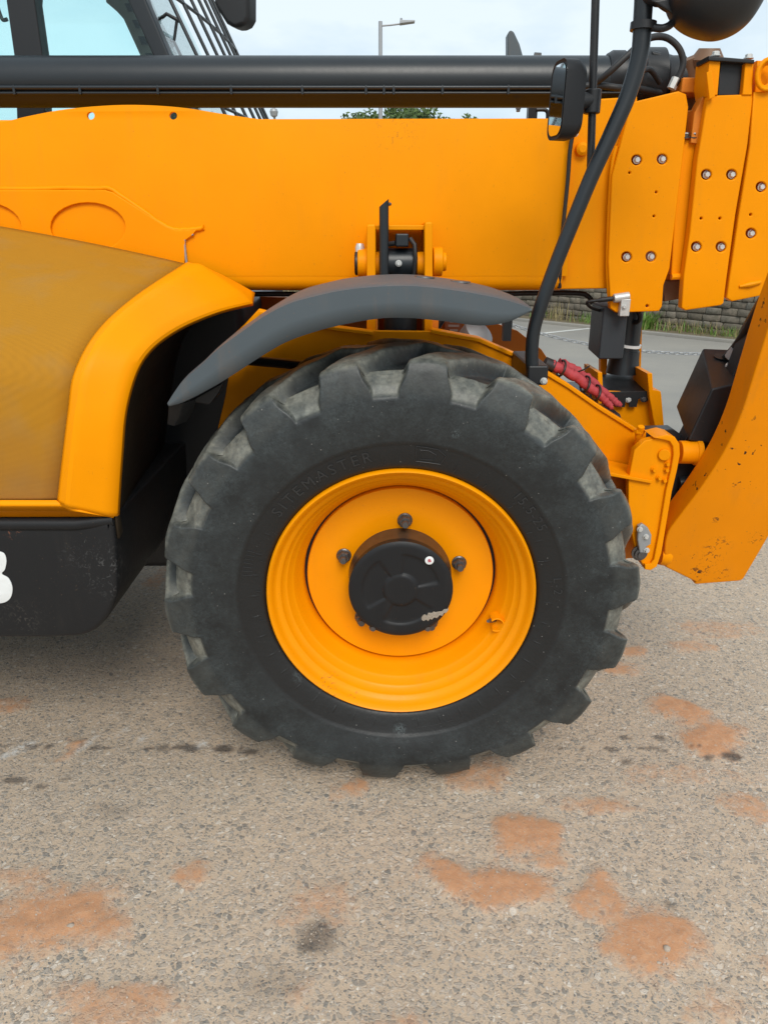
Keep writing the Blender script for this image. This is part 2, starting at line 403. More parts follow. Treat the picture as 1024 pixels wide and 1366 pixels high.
def plate_mesh(name, outer, thick, holes=(), bev=.003, seg=2):
    """outer / holes: lists of world (x, z); returns mesh with front face at y=0 and back at y=thick"""
    cu = bpy.data.curves.new(name, 'CURVE'); cu.dimensions = '2D'; cu.fill_mode = 'BOTH'
    for ring in [outer]+list(holes):
        sp = cu.splines.new('POLY'); sp.points.add(len(ring)-1); sp.use_cyclic_u = True
        for i, q in enumerate(ring): sp.points[i].co = (q[0], q[1], 0, 1)
    cu.extrude = max(thick/2-bev, 1e-4); cu.bevel_depth = bev; cu.bevel_resolution = seg; cu.offset = -bev
    o = bpy.data.objects.new(name, cu); COL.objects.link(o)
    me = bpy.data.meshes.new_from_object(o, depsgraph=None) if False else None
    dg = bpy.context.evaluated_depsgraph_get(); dg.update()
    me = bpy.data.meshes.new_from_object(o.evaluated_get(dg))
    bpy.data.objects.remove(o); bpy.data.curves.remove(cu)
    n = len(me.vertices); co = np.empty(n*3); me.vertices.foreach_get('co', co); co = co.reshape(-1, 3)
    co = np.stack([co[:, 0], -co[:, 2]+thick/2, co[:, 1]], 1)
    me.vertices.foreach_set('co', co.ravel()); me.materials.clear(); me.name = name; me.update()
    bm = bmesh.new(); bm.from_mesh(me); bmesh.ops.remove_doubles(bm, verts=bm.verts, dist=1e-5)
    bmesh.ops.recalc_face_normals(bm, faces=bm.faces); bm.to_mesh(me); bm.free()
    return me
def shift(me, Y):
    n = len(me.vertices); co = np.empty(n*3); me.vertices.foreach_get('co', co); co = co.reshape(-1, 3); co[:, 1] += Y
    me.vertices.foreach_set('co', co.ravel()); me.update(); return me
def plate(name, px, Y, thick, mat, parent, holes=(), bev=.003, r=0):
    ring = [(lambda p: Vector((p.x, p.z, 0)))(at(q[0], q[1], Y)) for q in px]
    if r: ring = fillet(ring, r)
    hs = [[(lambda p: (p.x, p.z))(at(q[0], q[1], Y)) for q in h] for h in holes]
    o = link(name, shift(plate_mesh(name, ring, thick, hs, bev), Y), mat, parent, angle=50)
    w = o.modifiers.new('normals', 'WEIGHTED_NORMAL'); w.keep_sharp = True
    return o
def hexbolt(name, p, axis, r, h, mat, parent, washer=True):
    m = MB(); a = Vector(axis).normalized()
    if washer: m.lathe([(0, r*1.35), (h*.22, r*1.35)], p, a, 14)
    m.lathe([(h*.22 if washer else 0, r), (h*.85, r), (h, r*.82)], p, a, 6)
    return m.build(name, mat, parent, smooth=True, angle=25)

# ------------------------------------------------------------------ the yard
def smooth01(x): x = np.clip(x, 0, 1); return x*x*(3-2*x)
def vnoise(X, Y, sc, seed):           # cheap value noise on arrays
    x, y = X*sc, Y*sc; xi, yi = np.floor(x).astype(np.int64), np.floor(y).astype(np.int64); xf, yf = x-xi, y-yi
    xf = xf*xf*(3-2*xf); yf = yf*yf*(3-2*yf)
    def h(i, j):
        n = (i*374761393 + j*668265263 + seed*974711) & 0x7fffffff; n = (n ^ (n >> 13))*1274126177 & 0x7fffffff
        return ((n ^ (n >> 16)) & 0xffff)/65535.0
    return (h(xi, yi)*(1-xf)+h(xi+1, yi)*xf)*(1-yf)+(h(xi, yi+1)*(1-xf)+h(xi+1, yi+1)*xf)*yf
def fbm(X, Y, sc, seed): return (vnoise(X, Y, sc, seed)*.5+vnoise(X, Y, sc*2.1, seed+1)*.25+vnoise(X, Y, sc*4.3, seed+2)*.15+vnoise(X, Y, sc*9, seed+3)*.1)
xs = np.concatenate([-np.geomspace(600, 1.7, 26), np.arange(-1.68, 1.9, .0115), np.geomspace(1.92, 600, 26)])
ys = np.concatenate([-np.geomspace(600, .5, 16), np.arange(.45, 3.1, .0115), np.geomspace(3.13, 900, 34)])
GX, GY = np.meshgrid(xs, ys)
dirt = np.zeros_like(GX); stain = np.zeros_like(GX); chalk = np.zeros_like(GX)
wx = (fbm(GX, GY, 9, 3)-.5)*.10; wy = (fbm(GX, GY, 9, 9)-.5)*.10
def blob(arr, px, py, rx, ry, s=1.0, ang=0, soft=.85, warp=1.25):
    c = gnd(px, py); cx2 = gnd(px+rx, py); cy2 = gnd(px, py-ry)
    a, b = abs(cx2.x-c.x), abs(cy2.y-c.y)
    dx, dy = GX-c.x+wx*warp, GY-c.y+wy*warp
    ca, sa = math.cos(ang), math.sin(ang)
    d = np.sqrt(((dx*ca+dy*sa)/a)**2+((-dx*sa+dy*ca)/b)**2)
    np.maximum(arr, s*smooth01((1.2-d)/soft), out=arr)
for a in [(78, 1228, 118, 62, 1, .1), (30, 1180, 60, 25, .5), (262, 1166, 30, 20, .75), (700, 1113, 54, 36, 1, -.2), (595, 1165, 50, 26, .9, -.2), (675, 1182, 90, 36, .95, -.1),
          (870, 1252, 80, 55, 1.0, -.15), (800, 1200, 35, 40, .85, -.5), (905, 945, 46, 22, 1, -.3), (952, 985, 50, 32, 1, 0), (800, 1066, 75, 16, .55, -.1), (95, 1000, 20, 12, .8),
          (20, 938, 40, 16, .6), (150, 1350, 110, 35, .6), (430, 1215, 60, 40, .45, -.4), (1005, 1082, 50, 20, .6), (465, 1052, 34, 20, .7), (640, 1036, 60, 22, .65), (840, 868, 22, 10, .8),
          (825, 893, 30, 10, .7), (960, 838, 70, 18, .45), (915, 1035, 120, 22, .35), (400, 1330, 30, 20, .5), (540, 1400, 90, 40, .5), (960, 1350, 70, 30, .4), (1060, 1290, 60, 40, .5), (385, 990, 14, 8, .7), (210, 775, 26, 14, .6), (930, 860, 40, 10, .5)]:
    blob(dirt, *a)
for a in [(425, 1250, 34, 26, .6, 0, .9), (415, 1262, 18, 10, .7, 0, .7), (360, 1310, 70, 40, .25, 0, 1.1), (978, 1010, 14, 6, .8, 0, .5), (945, 1010, 9, 4, .7, 0, .5), (250, 997, 18, 5, .7, 0, .5), (300, 997, 16, 6, .8, 0, .5),
          (335, 1000, 9, 5, .7, 0, .5), (215, 998, 12, 4, .6, 0, .5), (20, 1040, 20, 5, .7, 0, .5), (58, 1047, 10, 4, .6, 0, .5), (880, 983, 10, 4, .6, 0, .5), (835, 984, 8, 4, .6, 0, .5), (890, 1202, 8, 9, .5, 0, .6),
          (150, 1080, 30, 12, .22, 0, 1.), (610, 985, 12, 4, .5, 0, .5), (690, 985, 10, 3, .4, 0, .5), (835, 1016, 7, 4, .6, 0, .5), (160, 890, 160, 30, .12, 0, 1.1), (90, 1038, 8, 3, .5, 0, .5), (687, 1232, 5, 5, .4, 0, .6)]:
    blob(stain, *a, warp=.35)
for a in [(22, 1000, 34, 7, .7, .9, .8), (115, 993, 26, 4, .6, 1.1, .8), (190, 985, 22, 3, .55, 1.1, .8), (270, 990, 14, 4, .7, 1.1, .8), (165, 975, 16, 3, .5, 1.1, .8), (555, 940, 8, 12, .5, .3, .8)]:
    blob(chalk, *a, warp=.3)
joint = np.abs(GY-gnd(300, 997).y+(fbm(GX, GY, 5, 77)-.5)*.03)
stain = np.maximum(stain, .7*smooth01((.012*fbm(GX, GY, 40, 8)*1.6-joint)/.005)*smooth01((fbm(GX, GY, 26, 21)-.53)/.05)*(np.abs(GX) < 1.6))
near = smooth01((2.2-np.abs(GX))/.6)*smooth01((3.2-GY)/.6)*smooth01((GY-.4)/.1)
GZ = near*(dirt*.004+dirt*fbm(GX, GY, 50, 5)*.011+(fbm(GX, GY, 22, 31)-.5)*.005+(fbm(GX, GY, 90, 41)-.5)*.003)-near*.004
ny, nx = GX.shape
me = bpy.data.meshes.new('ground')
me.vertices.add(nx*ny); me.vertices.foreach_set('co', np.stack([GX, GY, GZ], -1).astype(np.float32).ravel())
ii = (np.arange(ny-1)[:, None]*nx+np.arange(nx-1)[None]).ravel()
quads = np.stack([ii, ii+1, ii+nx+1, ii+nx], 1).astype(np.int32)
def set_quads(me, quads):
    n = len(quads); me.loops.add(n*4); me.loops.foreach_set('vertex_index', quads.ravel())
    me.polygons.add(n); me.polygons.foreach_set('loop_start', np.arange(n, dtype=np.int32)*4); me.polygons.foreach_set('use_smooth', np.ones(n, bool)); me.update(calc_edges=True)
def fattr(me, name, arr):
    a = me.attributes.new(name, 'FLOAT', 'POINT'); a.data.foreach_set('value', np.ascontiguousarray(arr, dtype=np.float32).ravel())
set_quads(me, quads)
for n_, a_ in (('dirt', dirt), ('stain', stain), ('chalk', chalk)): fattr(me, n_, a_)
tag(link('ground', me, 'ground', center=False), None, None, kind='structure')

def sheet(name, pts, z, mat, kind='structure'):
    m = MB().add([(p[0], p[1], z) for p in pts], [tuple(range(len(pts)))])
    return tag(m.build(name, mat), None, None, kind=kind)
# wall line runs away to the left: through (5.4, 11.2) and (2.6, 14.3)
WA, WB = Vector((8.6, 7.66, 0)), Vector((-9.0, 27.1, 0))
wd = (WB-WA).normalized(); wnrm = Vector((-wd.y, wd.x, 0))
if wnrm.y > 0: wnrm = -wnrm             # faces the yard
vin = [WA+wnrm*.55-wd*6, WB+wnrm*.55+wd*6]
k0 = vin[0]+wd*((4.6-vin[0].y)/wd.y)
sheet('car_park', [(-40, 4.6), (k0.x, 4.6), tuple(vin[1][:2]), (-40, vin[1].y)], .004, 'tarmac')
for k, (a, b, w) in enumerate([((705, 447), (800, 437), .10), ((800, 437), (868, 437), .0), ((836, 441), (885, 437), .09)]):
    if w:
        p, q = gnd(*a), gnd(*b); d = (q-p).normalized(); n = Vector((-d.y, d.x, 0))*w/2
        sheet('parking_line', [p-n, q-n, q+n, p+n], .008, 'line')
m = MB()
e0, e1 = WA+wnrm*.55-wd*5, WB+wnrm*.55+wd*5
m.prism([e0, e1, e1+wnrm*.1, e0+wnrm*.1], (0, 0, .05))
tag(m.build('kerb', 'tarmac', bevel=.01), None, None, kind='structure')
sheet('verge', [e0, e1, WB+wd*5, WA-wd*5], .03, 'soil')

# ------------------------------------------------------------------ the stone wall
wall = empty('stone_wall', (WA+WB)/2, 'weathered rubble stone boundary wall behind the car park', 'wall')
WH = 1.75; L = (WB-WA).length
m = MB(); m.prism([WA, WB, WB-wnrm*.35, WA-wnrm*.35], (0, 0, WH-.02)); m.build('mortar', 'mortar', wall)
def stone_mesh(w, h, seed):
    bm = bmesh.new(); bmesh.ops.create_cube(bm, size=1); rr = random.Random(seed)
    for v in bm.verts:
        v.co.x *= w; v.co.y *= .07; v.co.z *= h
        v.co += Vector((rr.uniform(-.010, .010), rr.uniform(-.012, .012), rr.uniform(-.007, .007)))
    bmesh.ops.bevel(bm, geom=bm.edges[:], offset=.010, segments=1, affect='EDGES')
    me = bpy.data.meshes.new('stone'); bm.to_mesh(me); bm.free(); me.materials.append(M['stone'])
    me.polygons.foreach_set('use_smooth', [True]*len(me.polygons)); me.set_sharp_from_angle(angle=R(50))
    return me
protos = [(w, stone_mesh(w, .096, i*7+j)) for i, w in enumerate((.11, .15, .19, .23, .28)) for j in range(4)]
rw = random.Random(3)
cand = []
z = .052; row = 0
while z < WH-.02:
    s = rw.uniform(-.2, 0)
    while s < L:
        w, me = rw.choice(protos)
        cand.append((s+w/2, z, w, me)); s += w+rw.uniform(.004, .012)
    z += .104; row += 1
ang = math.atan2(wd.y, wd.x)
def pxx(P): return 512+FPX*P.x/(P.y*_cp-(P.z-CH)*_sp)
single = [c for c in cand if c[1] < 1.1 and (680 < pxx(WA+wd*c[0]+Vector((0, 0, c[1]))) < 1050)]
single.sort(key=lambda c: c[1]); single = single[:298]; ids = set(id(c) for c in single)
for c in single:
    o = bpy.data.objects.new('stone', c[3]); COL.objects.link(o); o.parent = wall
    o.location = WA+wd*c[0]+wnrm*rw.uniform(-.012, .012)+Vector((0, 0, c[1]))-WLOC['stone_wall']
    o.rotation_euler = (0, rw.uniform(-.02, .02), ang+rw.uniform(-.03, .03))
vs, fs, tn = [], [], []
for c in cand:
    if id(c) in ids: continue
    Mx = Matrix.Translation(WA+wd*c[0]+wnrm*rw.uniform(-.012, .012)+Vector((0, 0, c[1]))) @ Matrix.Rotation(ang, 4, 'Z')
    k = len(vs); tt = rw.random()
    for v in c[3].vertices: vs.append(tuple(Mx @ v.co)); tn.append(tt)
    for p in c[3].polygons: fs.append(tuple(i+k for i in p.vertices))
me = bpy.data.meshes.new('stonework'); me.from_pydata(vs, [], fs); fattr(me, 'tone', np.array(tn))
o = link('stonework', me, 'stone', wall, angle=50); o['kind'] = 'stuff'
m = MB(); m.prism([WA+wnrm*.05+Vector((0, 0, WH)), WB+wnrm*.05+Vector((0, 0, WH)), WB-wnrm*.4+Vector((0, 0, WH)), WA-wnrm*.4+Vector((0, 0, WH))], (0, 0, .09)); m.build('coping', 'stone', wall, bevel=.015)

# ------------------------------------------------------------------ weeds and dry grass at the wall foot
def blade(m, p, h, lean, w, az):
    d = Vector((math.cos(az), math.sin(az), 0)); sdv = Vector((-d.y, d.x, 0))*w
    a = p; b = p+d*lean*.4+Vector((0, 0, h*.6)); c = p+d*lean+Vector((0, 0, h))
    m.add([a-sdv, a+sdv, b+sdv*.8, b-sdv*.8, c], [(0, 1, 2, 3), (3, 2, 4)])
rg = random.Random(5)
for nm, mt, cnt, hh in (('dry_grass', 'dry', 2600, .16), ('weeds', 'weed', 1500, .13)):
    m = MB()
    for _ in range(cnt):
        s = rg.uniform(.15, .75)*L*.8 if nm == 'weeds' else rg.uniform(0, L*.75)
        clump = noise.noise(Vector((s*1.3, 3 if nm == 'weeds' else 9, 0)))
        if clump < (-.05 if nm == 'weeds' else -.25): continue
        p = WA+wd*(s+rg.gauss(0, .05))+wnrm*abs(rg.gauss(.08, .14)); p.z = .03
        blade(m, p, hh*rg.uniform(.4, 1.4)*(1+clump), rg.uniform(.02, .13), rg.uniform(.003, .007), rg.uniform(0, 6.28))
    o = link(nm, m.mesh(nm, False), mt); tag(o, 'scruffy %s along the foot of the stone wall' % ('dry yellow grass' if nm == 'dry_grass' else 'low green weeds'), 'grass' if nm == 'dry_grass' else 'weeds', kind='stuff')
pl = gnd(874, 438); pl = WA+wd*((pl-WA).dot(wd))+wnrm*.22; pl.z = .03
plant = empty('weed_plant', pl, 'bushy green weed growing at the foot of the stone wall', 'plant')
m = MB()
for _ in range(130):
    az = rg.uniform(0, 6.28); d = Vector((math.cos(az), math.sin(az), 0))
    blade(m, pl+d*rg.uniform(0, .16), rg.uniform(.12, .34), rg.uniform(.04, .26), rg.uniform(.010, .022), az)
link('leaves', m.mesh('leaves', False), 'weed', plant)

# ------------------------------------------------------------------ tree, lamp, far post
tb = at(545, 300, 30); tb.z = 0
tree = empty('tree', tb, 'green leafy tree top showing in the gap above the yellow boom', 'tree')
ztop = at(545, 146, 30).z
m = MB(); m.tube([tb, tb+Vector((.1, 0, 1.5)), tb+Vector((0, .1, 3.2)), tb+Vector((.1, .1, ztop-.6))], [.22, .17, .12, .03], 10)
for k in range(9):
    a = k*2.4; h = 1.7+k*.28; q = tb+Vector((0, 0, h)); d = Vector((math.cos(a), math.sin(a), .55))
    m.tube([q, q+d*.8, q+d*1.7+Vector((0, 0, .2))], [.07, .045, .015], 7)
m.build('trunk', 'stem', tree)
m = MB(); cc = tb+Vector((0, 0, ztop-1.75)); rt = random.Random(11)
lobes = []
for k in range(110):
    a = rt.uniform(0, 6.28); e = math.asin(rt.uniform(-.2, 1)); rad = rt.uniform(.55, 1.0)
    lobes.append((cc+Vector((math.cos(a)*math.cos(e)*3.0*rad, math.sin(a)*math.cos(e)*2.2*rad, max(-1.1, (abs(math.sin(e))**.6)*math.copysign(1, e)*1.55*rad))), rt.uniform(.34, .66)))
for c, r in lobes:
    for _ in range(300):
        d = Vector((rt.gauss(0, 1), rt.gauss(0, 1), rt.gauss(0, 1))).normalized()*r*(rt.random()**.4)
        u = Vector((rt.gauss(0, 1), rt.gauss(0, 1), rt.gauss(0, .6))).normalized(); w = u.orthogonal().normalized()
        p = c+d; s = rt.uniform(.06, .11)
        m.add([p-u*s, p+w*s*.55, p+u*s, p-w*s*.55], [(0, 1, 2, 3)])
link('crown', m.mesh('crown', False), 'leaf', tree, smooth=False)

lb = at(507.5, 200, 22); lb.z = 0
lamp = empty('street_lamp', lb, 'tall grey street lamp post with a single flat head against the cloudy sky', 'street lamp')
zt = at(507.5, 28, 22).z
m = MB(); m.tube([lb, lb+Vector((0, 0, 1.2)), lb+Vector((0, 0, 1.21)), lb+Vector((0, 0, zt))], [.085, .085, .06, .05], 12); m.build('pole', 'galv', lamp)
m = MB(); m.tube([at(507, 34, 22), at(520, 33, 22), at(536, 31, 22)], .022, 8); m.build('arm', 'galv', lamp)
m = MB(); a, b = at(533, 30.5, 22), at(553, 28.5, 22)
m.hexa([a+Vector((0, -.12, -.03)), b+Vector((0, -.10, -.02)), b+Vector((0, -.10, .02)), a+Vector((0, -.12, .05)), a+Vector((0, .12, -.03)), b+Vector((0, .10, -.02)), b+Vector((0, .10, .02)), a+Vector((0, .12, .05))]); m.build('lamp_head', 'galv', lamp, bevel=.012)
m = MB(); c = at(535, 27, 22); m.lathe([(0, .03), (.05, .03), (.06, .015)], c, (0, 0, 1), 8); m.build('photocell', 'galv', lamp)

fb = at(368, 200, 26); fb.z = 0
fp = empty('far_post', fb, 'slim far post with a small pale head in the gap under the black pipe', 'post')
zt = at(368, 149, 26).z
m = MB(); m.tube([fb, Vector((fb.x, fb.y, zt+.35))], .035, 8); m.build('pole', 'galv', fp)
m = MB(); m.lathe([(-.16, .03), (-.12, .10), (0, .13), (.07, .10), (.10, .02)], Vector((fb.x, fb.y-.08, zt)), (0, 0, 1), 12); m.build('head', 'galv', fp)

# ------------------------------------------------------------------ chain on posts
ca = at(676, 431, 6.4); cb_ = at(1260, 452, 6.9)
chain = empty('chain_fence', (ca.x, ca.y, 0), 'grey steel chain hung low across the car park from a black post', 'chain fence')
for p in (ca, cb_):
    m = MB(); m.lathe([(0, .075), (.02, .075), (.021, .045), (p.z+.06, .045), (p.z+.09, .03)], (p.x, p.y, 0), (0, 0, 1), 14); m.build('post', 'black_satin', chain)
m = MB(); npt = 150; pts = []
low = at(850, 473, 6.6); sag = low.z
for i in range(npt+1):
    u = i/npt; p = ca.lerp(cb_, u); base = ca.z*(1-u)+cb_.z*u
    mid = (low.x-ca.x)/(cb_.x-ca.x)
    p.z = base - (base-sag)*(4*u*(1-u)); pts.append(p)
seg = 0
acc = [0]
for i in range(npt): acc.append(acc[-1]+(pts[i+1]-pts[i]).length)
def along(s):
    i = min(max(np.searchsorted(acc, s)-1, 0), npt-1); u = (s-acc[i])/(acc[i+1]-acc[i]); return pts[i].lerp(pts[i+1], u), (pts[i+1]-pts[i]).normalized()
s = .02; k = 0
while s < acc[-1]-.02:
    p, d = along(s); side = d.cross(Vector((0, 0, 1))).normalized(); up = side.cross(d)
    w = (side+up).normalized() if k % 2 else (side-up).normalized()
    ring = [p+d*(.024*math.cos(q)+.006*(1 if math.cos(q) > 0 else -1))+w*.0135*math.sin(q) for q in [2*math.pi*j/8+.39 for j in range(8)]]
    m.tube(ring, .0042, 5, closed=True); s += .043; k += 1
o = m.build('chain', 'galv', chain); o['kind'] = 'stuff'

# ------------------------------------------------------------------ pebbles
def rock(rr, r):
    bm = bmesh.new(); bmesh.ops.create_icosphere(bm, subdivisions=1, radius=1)
    s = (rr.uniform(.8, 1.35), rr.uniform(.7, 1.1), rr.uniform(.45, .75)); so = Vector((rr.random()*9, rr.random()*9, rr.random()*9))
    for v in bm.verts:
        q = 1+.35*noise.noise(v.co*1.4+so); v.co = Vector((v.co.x*s[0], v.co.y*s[1], v.co.z*s[2]))*q*r
    return bm
rp_ = random.Random(21)
for px, py, r, lab in [(889, 1268, .0105, 'largest pale pebble lying in the orange earth at lower right'), (95, 1237, .0085, 'brownish pebble in the middle of the orange earth patch at lower left'), (720, 1105, .006, 'small pebble on the orange earth spot right of the tyre foot'),
                     (678, 1238, .005, 'lone white pebble on bare tarmac below the tyre'), (878, 1286, .0055, 'small pebble just below the largest pale pebble')]:
    bm = rock(rp_, r); me = bpy.data.meshes.new('pebble'); bm.to_mesh(me); bm.free()
    n_ = len(me.vertices); p = gnd(px, py)
    for v in me.vertices: v.co = v.co+p+Vector((0, 0, r*.5))
    tag(link('pebble', me, 'pebble', angle=60), lab, 'pebble', 'pebbles lying on the yard')
m = MB()
protoR = []
for k in range(6):
    bm = rock(rp_, 1); bm.verts.index_update(); protoR.append(([v.co.copy() for v in bm.verts], [tuple(v.index for v in f.verts) for f in bm.faces])); bm.free()
spots = [(75, 1228, 95, 40, 150), (870, 1255, 70, 45, 150), (640, 1175, 90, 25, 70), (930, 965, 60, 35, 90), (700, 1113, 40, 25, 40), (425, 1240, 45, 35, 70), (150, 1345, 100, 30, 60)]
for px, py, rx, ry, n_ in spots:
    for _ in range(n_):
        p = gnd(px+rp_.gauss(0, .5)*rx, py+rp_.gauss(0, .5)*ry); r = .0011+.0025*rp_.random()**3
        V, Fc = rp_.choice(protoR); a = rp_.uniform(0, 6.28); ca_, sa_ = math.cos(a), math.sin(a)
        m.add([(p.x+(v.x*ca_-v.y*sa_)*r, p.y+(v.x*sa_+v.y*ca_)*r, .002+r*.4+v.z*r) for v in V], Fc)
for _ in range(900):
    p = gnd(rp_.uniform(-30, 1050), rp_.uniform(840, 1380)); r = .0010+.0028*rp_.random()**4
    V, Fc = rp_.choice(protoR); a = rp_.uniform(0, 6.28); ca_, sa_ = math.cos(a), math.sin(a)
    m.add([(p.x+(v.x*ca_-v.y*sa_)*r, p.y+(v.x*sa_+v.y*ca_)*r, r*.3+v.z*r) for v in V], Fc)
o = link('grit', m.mesh('grit', False), 'pebble'); tag(o, 'loose grit and crumbs of earth scattered over the yard', 'grit', kind='stuff')

# ================================================================== THE TELEHANDLER
WX, WZ, WYF = .0445, .590, 1.74             # wheel centre and the plane of the rim flange
root = empty('telehandler', (WX-.6, 2.75, 0), 'yellow and black telescopic handler parked with its big front tyre towards the viewer', 'telehandler')

# ---- wheel
def part_empty(name, loc):
    o = bpy.data.objects.new(name, None); COL.objects.link(o); o.parent = root; o.empty_display_size = .1
    o.location = Vector(loc)-WLOC['telehandler']; WLOC[o.name] = Vector(loc); return o
WYC = WYF+.175                               # centre plane of the tyre
env = [(-.150, .345), (-.172, .352), (-.182, .372), (-.190, .405), (-.1955, .44), (-.199, .48), (-.2, .52), (-.197, .555), (-.192, .580), (-.187, .598), (-.180, .6115), (-.170, .6165), (-.150, .6205), (-.120, .6245), (-.08, .628), (0, .630)]
env = env + [(-y, r) for y, r in env[-2::-1]]
dense = crom([(y, r, 0) for y, r in env], 10)
dl = np.array([(p.x, p.y) for p in dense])
sl = np.concatenate([[0], np.cumsum(np.hypot(*np.diff(dl, axis=0).T))])
MP, NT_ = 176, 1440
ss = np.linspace(0, sl[-1], MP); py_, pr_ = np.interp(ss, sl, dl[:, 0]), np.interp(ss, sl, dl[:, 1])
ty, tr_ = np.gradient(py_), np.gradient(pr_); ln = np.hypot(ty, tr_); ny_, nr_ = -tr_/ln, ty/ln      # outward normal
q = ss-sl[-1]/2                              # arc from tread centre: near side is negative
TH = np.arange(NT_)/NT_*360.0
def sstep(a, b, x): return smooth01((x-a)/(b-a))
def lugs(qa, rad, th, off, nl=18):
    """1 where this side's lug stands; qa = arc from centre towards this side"""
    pitch = 360/nl
    skew = 15*np.clip(1-qa/.165, 0, 1.3)
    x = (th-off-skew+pitch/2) % pitch-pitch/2            # 0 = middle of a gap
    side = sstep(.600, .540, rad)                         # 0 on tread, 1 low on sidewall
    half = np.where(qa < .165, 5.6-.5*qa/.165, 5.2-1.8*side)
    edge = 2.6*(1-sstep(.15, .20, qa))+.65
    return sstep(half-edge*.55, half+edge*.45, np.abs(x))
Q, THG = np.meshgrid(q, TH, indexing='ij'); RG = np.repeat(pr_[:, None], NT_, 1)
thw = THG+ .25*np.sin(np.radians(THG*7+Q*40))
ln_near = lugs(-Q, RG, thw, -4.5)*sstep(.040, .022, Q)
ln_far = lugs(Q, RG, thw, 5.5)*sstep(.040, .022, -Q)
lug = np.maximum(ln_near, ln_far)
zone = sstep(.530, .543, RG)                              # pockets start here on the sidewall
depth = (1-lug)*zone*(.011+.029*sstep(.540, .608, RG))
wear = .0022*fbm(THG*.35, Q*60, 1.0, 61)*sstep(.59, .615, RG)+.0016*np.sin(np.radians(THG*18*2+40))*sstep(.6, .62, RG)
step = np.where(RG < .42, -.0022*sstep(.424, .419, RG), 0) + .0016*np.exp(-((RG-.4245)/.0018)**2) + .0014*np.exp(-((RG-.372)/.0013)**2)+.0010*np.exp(-((RG-.388)/.0010)**2)*(np.sin(np.radians(THG*3))>-.2)
ribs = .0016*((np.abs(((THG+3) % 9)-4.5) < .25) & (RG > .371) & (RG < .389))   # short moulding ticks
disp = -depth-wear+step+ribs
Yv = (WYC+py_[:, None]+ny_[:, None]*disp); Rv = pr_[:, None]+nr_[:, None]*disp
tr = np.radians(THG)
Xv = WX+Rv*np.sin(tr); Zv = WZ+Rv*np.cos(tr)
low = WZ-Zv                                   # the load flattens the foot and bulges the sidewall above it
Zv = Zv+.043*smooth01((low-.34)/.29)
bul = np.exp(-((low-.50)/.085)**2)*np.clip(1-np.abs(Xv-WX)/.5, 0, 1)*sstep(.37, .45, RG)*sstep(.625, .58, RG)
Yv = Yv+np.sign(py_)[:, None]*.014*bul
Zv = np.maximum(Zv, .0015)
rim_side = sstep(.6235, .6165, RG)              # pockets in the shoulder are dusty, the tread grooves behind stay dark
dust = np.clip((1-lug)*zone*rim_side + sstep(.603, .617, RG)*.85*lug*lug, 0, 1)
edgeM = np.exp(-((lug-.88)/.10)**2)*zone*.55*sstep(.52, .56, RG)
dust = np.clip(dust+edgeM, 0, 1)
me = bpy.data.meshes.new('tyre'); me.vertices.add(MP*NT_)
me.vertices.foreach_set('co', np.stack([Xv, Yv, Zv], -1).astype(np.float32).ravel())
I, J = np.meshgrid(np.arange(MP-1), np.arange(NT_), indexing='ij'); J2 = (J+1) % NT_
set_quads(me, np.stack([I*NT_+J, I*NT_+J2, (I+1)*NT_+J2, (I+1)*NT_+J], -1).reshape(-1, 4).astype(np.int32))
fattr(me, 'dust', dust); fattr(me, 'outer', sstep(.419, .425, RG)*(.55+.45*sstep(.43, .52, RG)))
wheel = part_empty('wheel', (WX, WYC, WZ))
bm = bmesh.new(); bm.from_mesh(me); bmesh.ops.recalc_face_normals(bm, faces=bm.faces); bm.to_mesh(me); bm.free()
link('tyre', me, 'rubber', wheel, angle=180)

def text_on_arc(txt, rad, th0, size, Yoff, name='lettering', space=1.0, shear=0.0):
    """raised letters on the sidewall, th0 = angle of the middle clockwise from the top"""
    cu = bpy.data.curves.new(name, 'FONT'); cu.body = txt; cu.size = size; cu.extrude = .0012; cu.align_x = 'CENTER'; cu.space_character = space; cu.shear = shear; cu.resolution_u = 3; cu.offset = 0
    o = bpy.data.objects.new(name, cu); COL.objects.link(o)
    dg = bpy.context.evaluated_depsgraph_get(); dg.update()
    me = bpy.data.meshes.new_from_object(o.evaluated_get(dg)); bpy.data.objects.remove(o); bpy.data.curves.remove(cu)
    bm = bmesh.new(); bm.from_mesh(me); bmesh.ops.triangulate(bm, faces=bm.faces)
    for _ in range(2):
        bmesh.ops.subdivide_edges(bm, edges=[e for e in bm.edges if e.calc_length() > size*.3], cuts=1)
    bm.to_mesh(me); bm.free(); me.materials.clear()
    half = len(py_)//2
    for v in me.vertices:
        r = rad+v.co.y-size*.35; a = R(th0)+v.co.x/rad
        yy = float(np.interp(r, pr_[:half], py_[:half]))
        st = .0022 if r < .42 else 0
        v.co = Vector((WX+r*math.sin(a), WYC+yy+st-Yoff-v.co.z, WZ+r*math.cos(a)))
    return link(name, me, 'rubber_letter', wheel, angle=30)
text_on_arc('SITEMASTER', .392, -32, .040, .0008, space=1.4)
text_on_arc('15.5-25', .402, 52, .034, .0008, space=1.2)
text_on_arc('L-2', .402, 84, .030, .0008, space=1.3)
text_on_arc('MADE IN UK', .395, 152, .016, .0006, space=1.1) if False else None
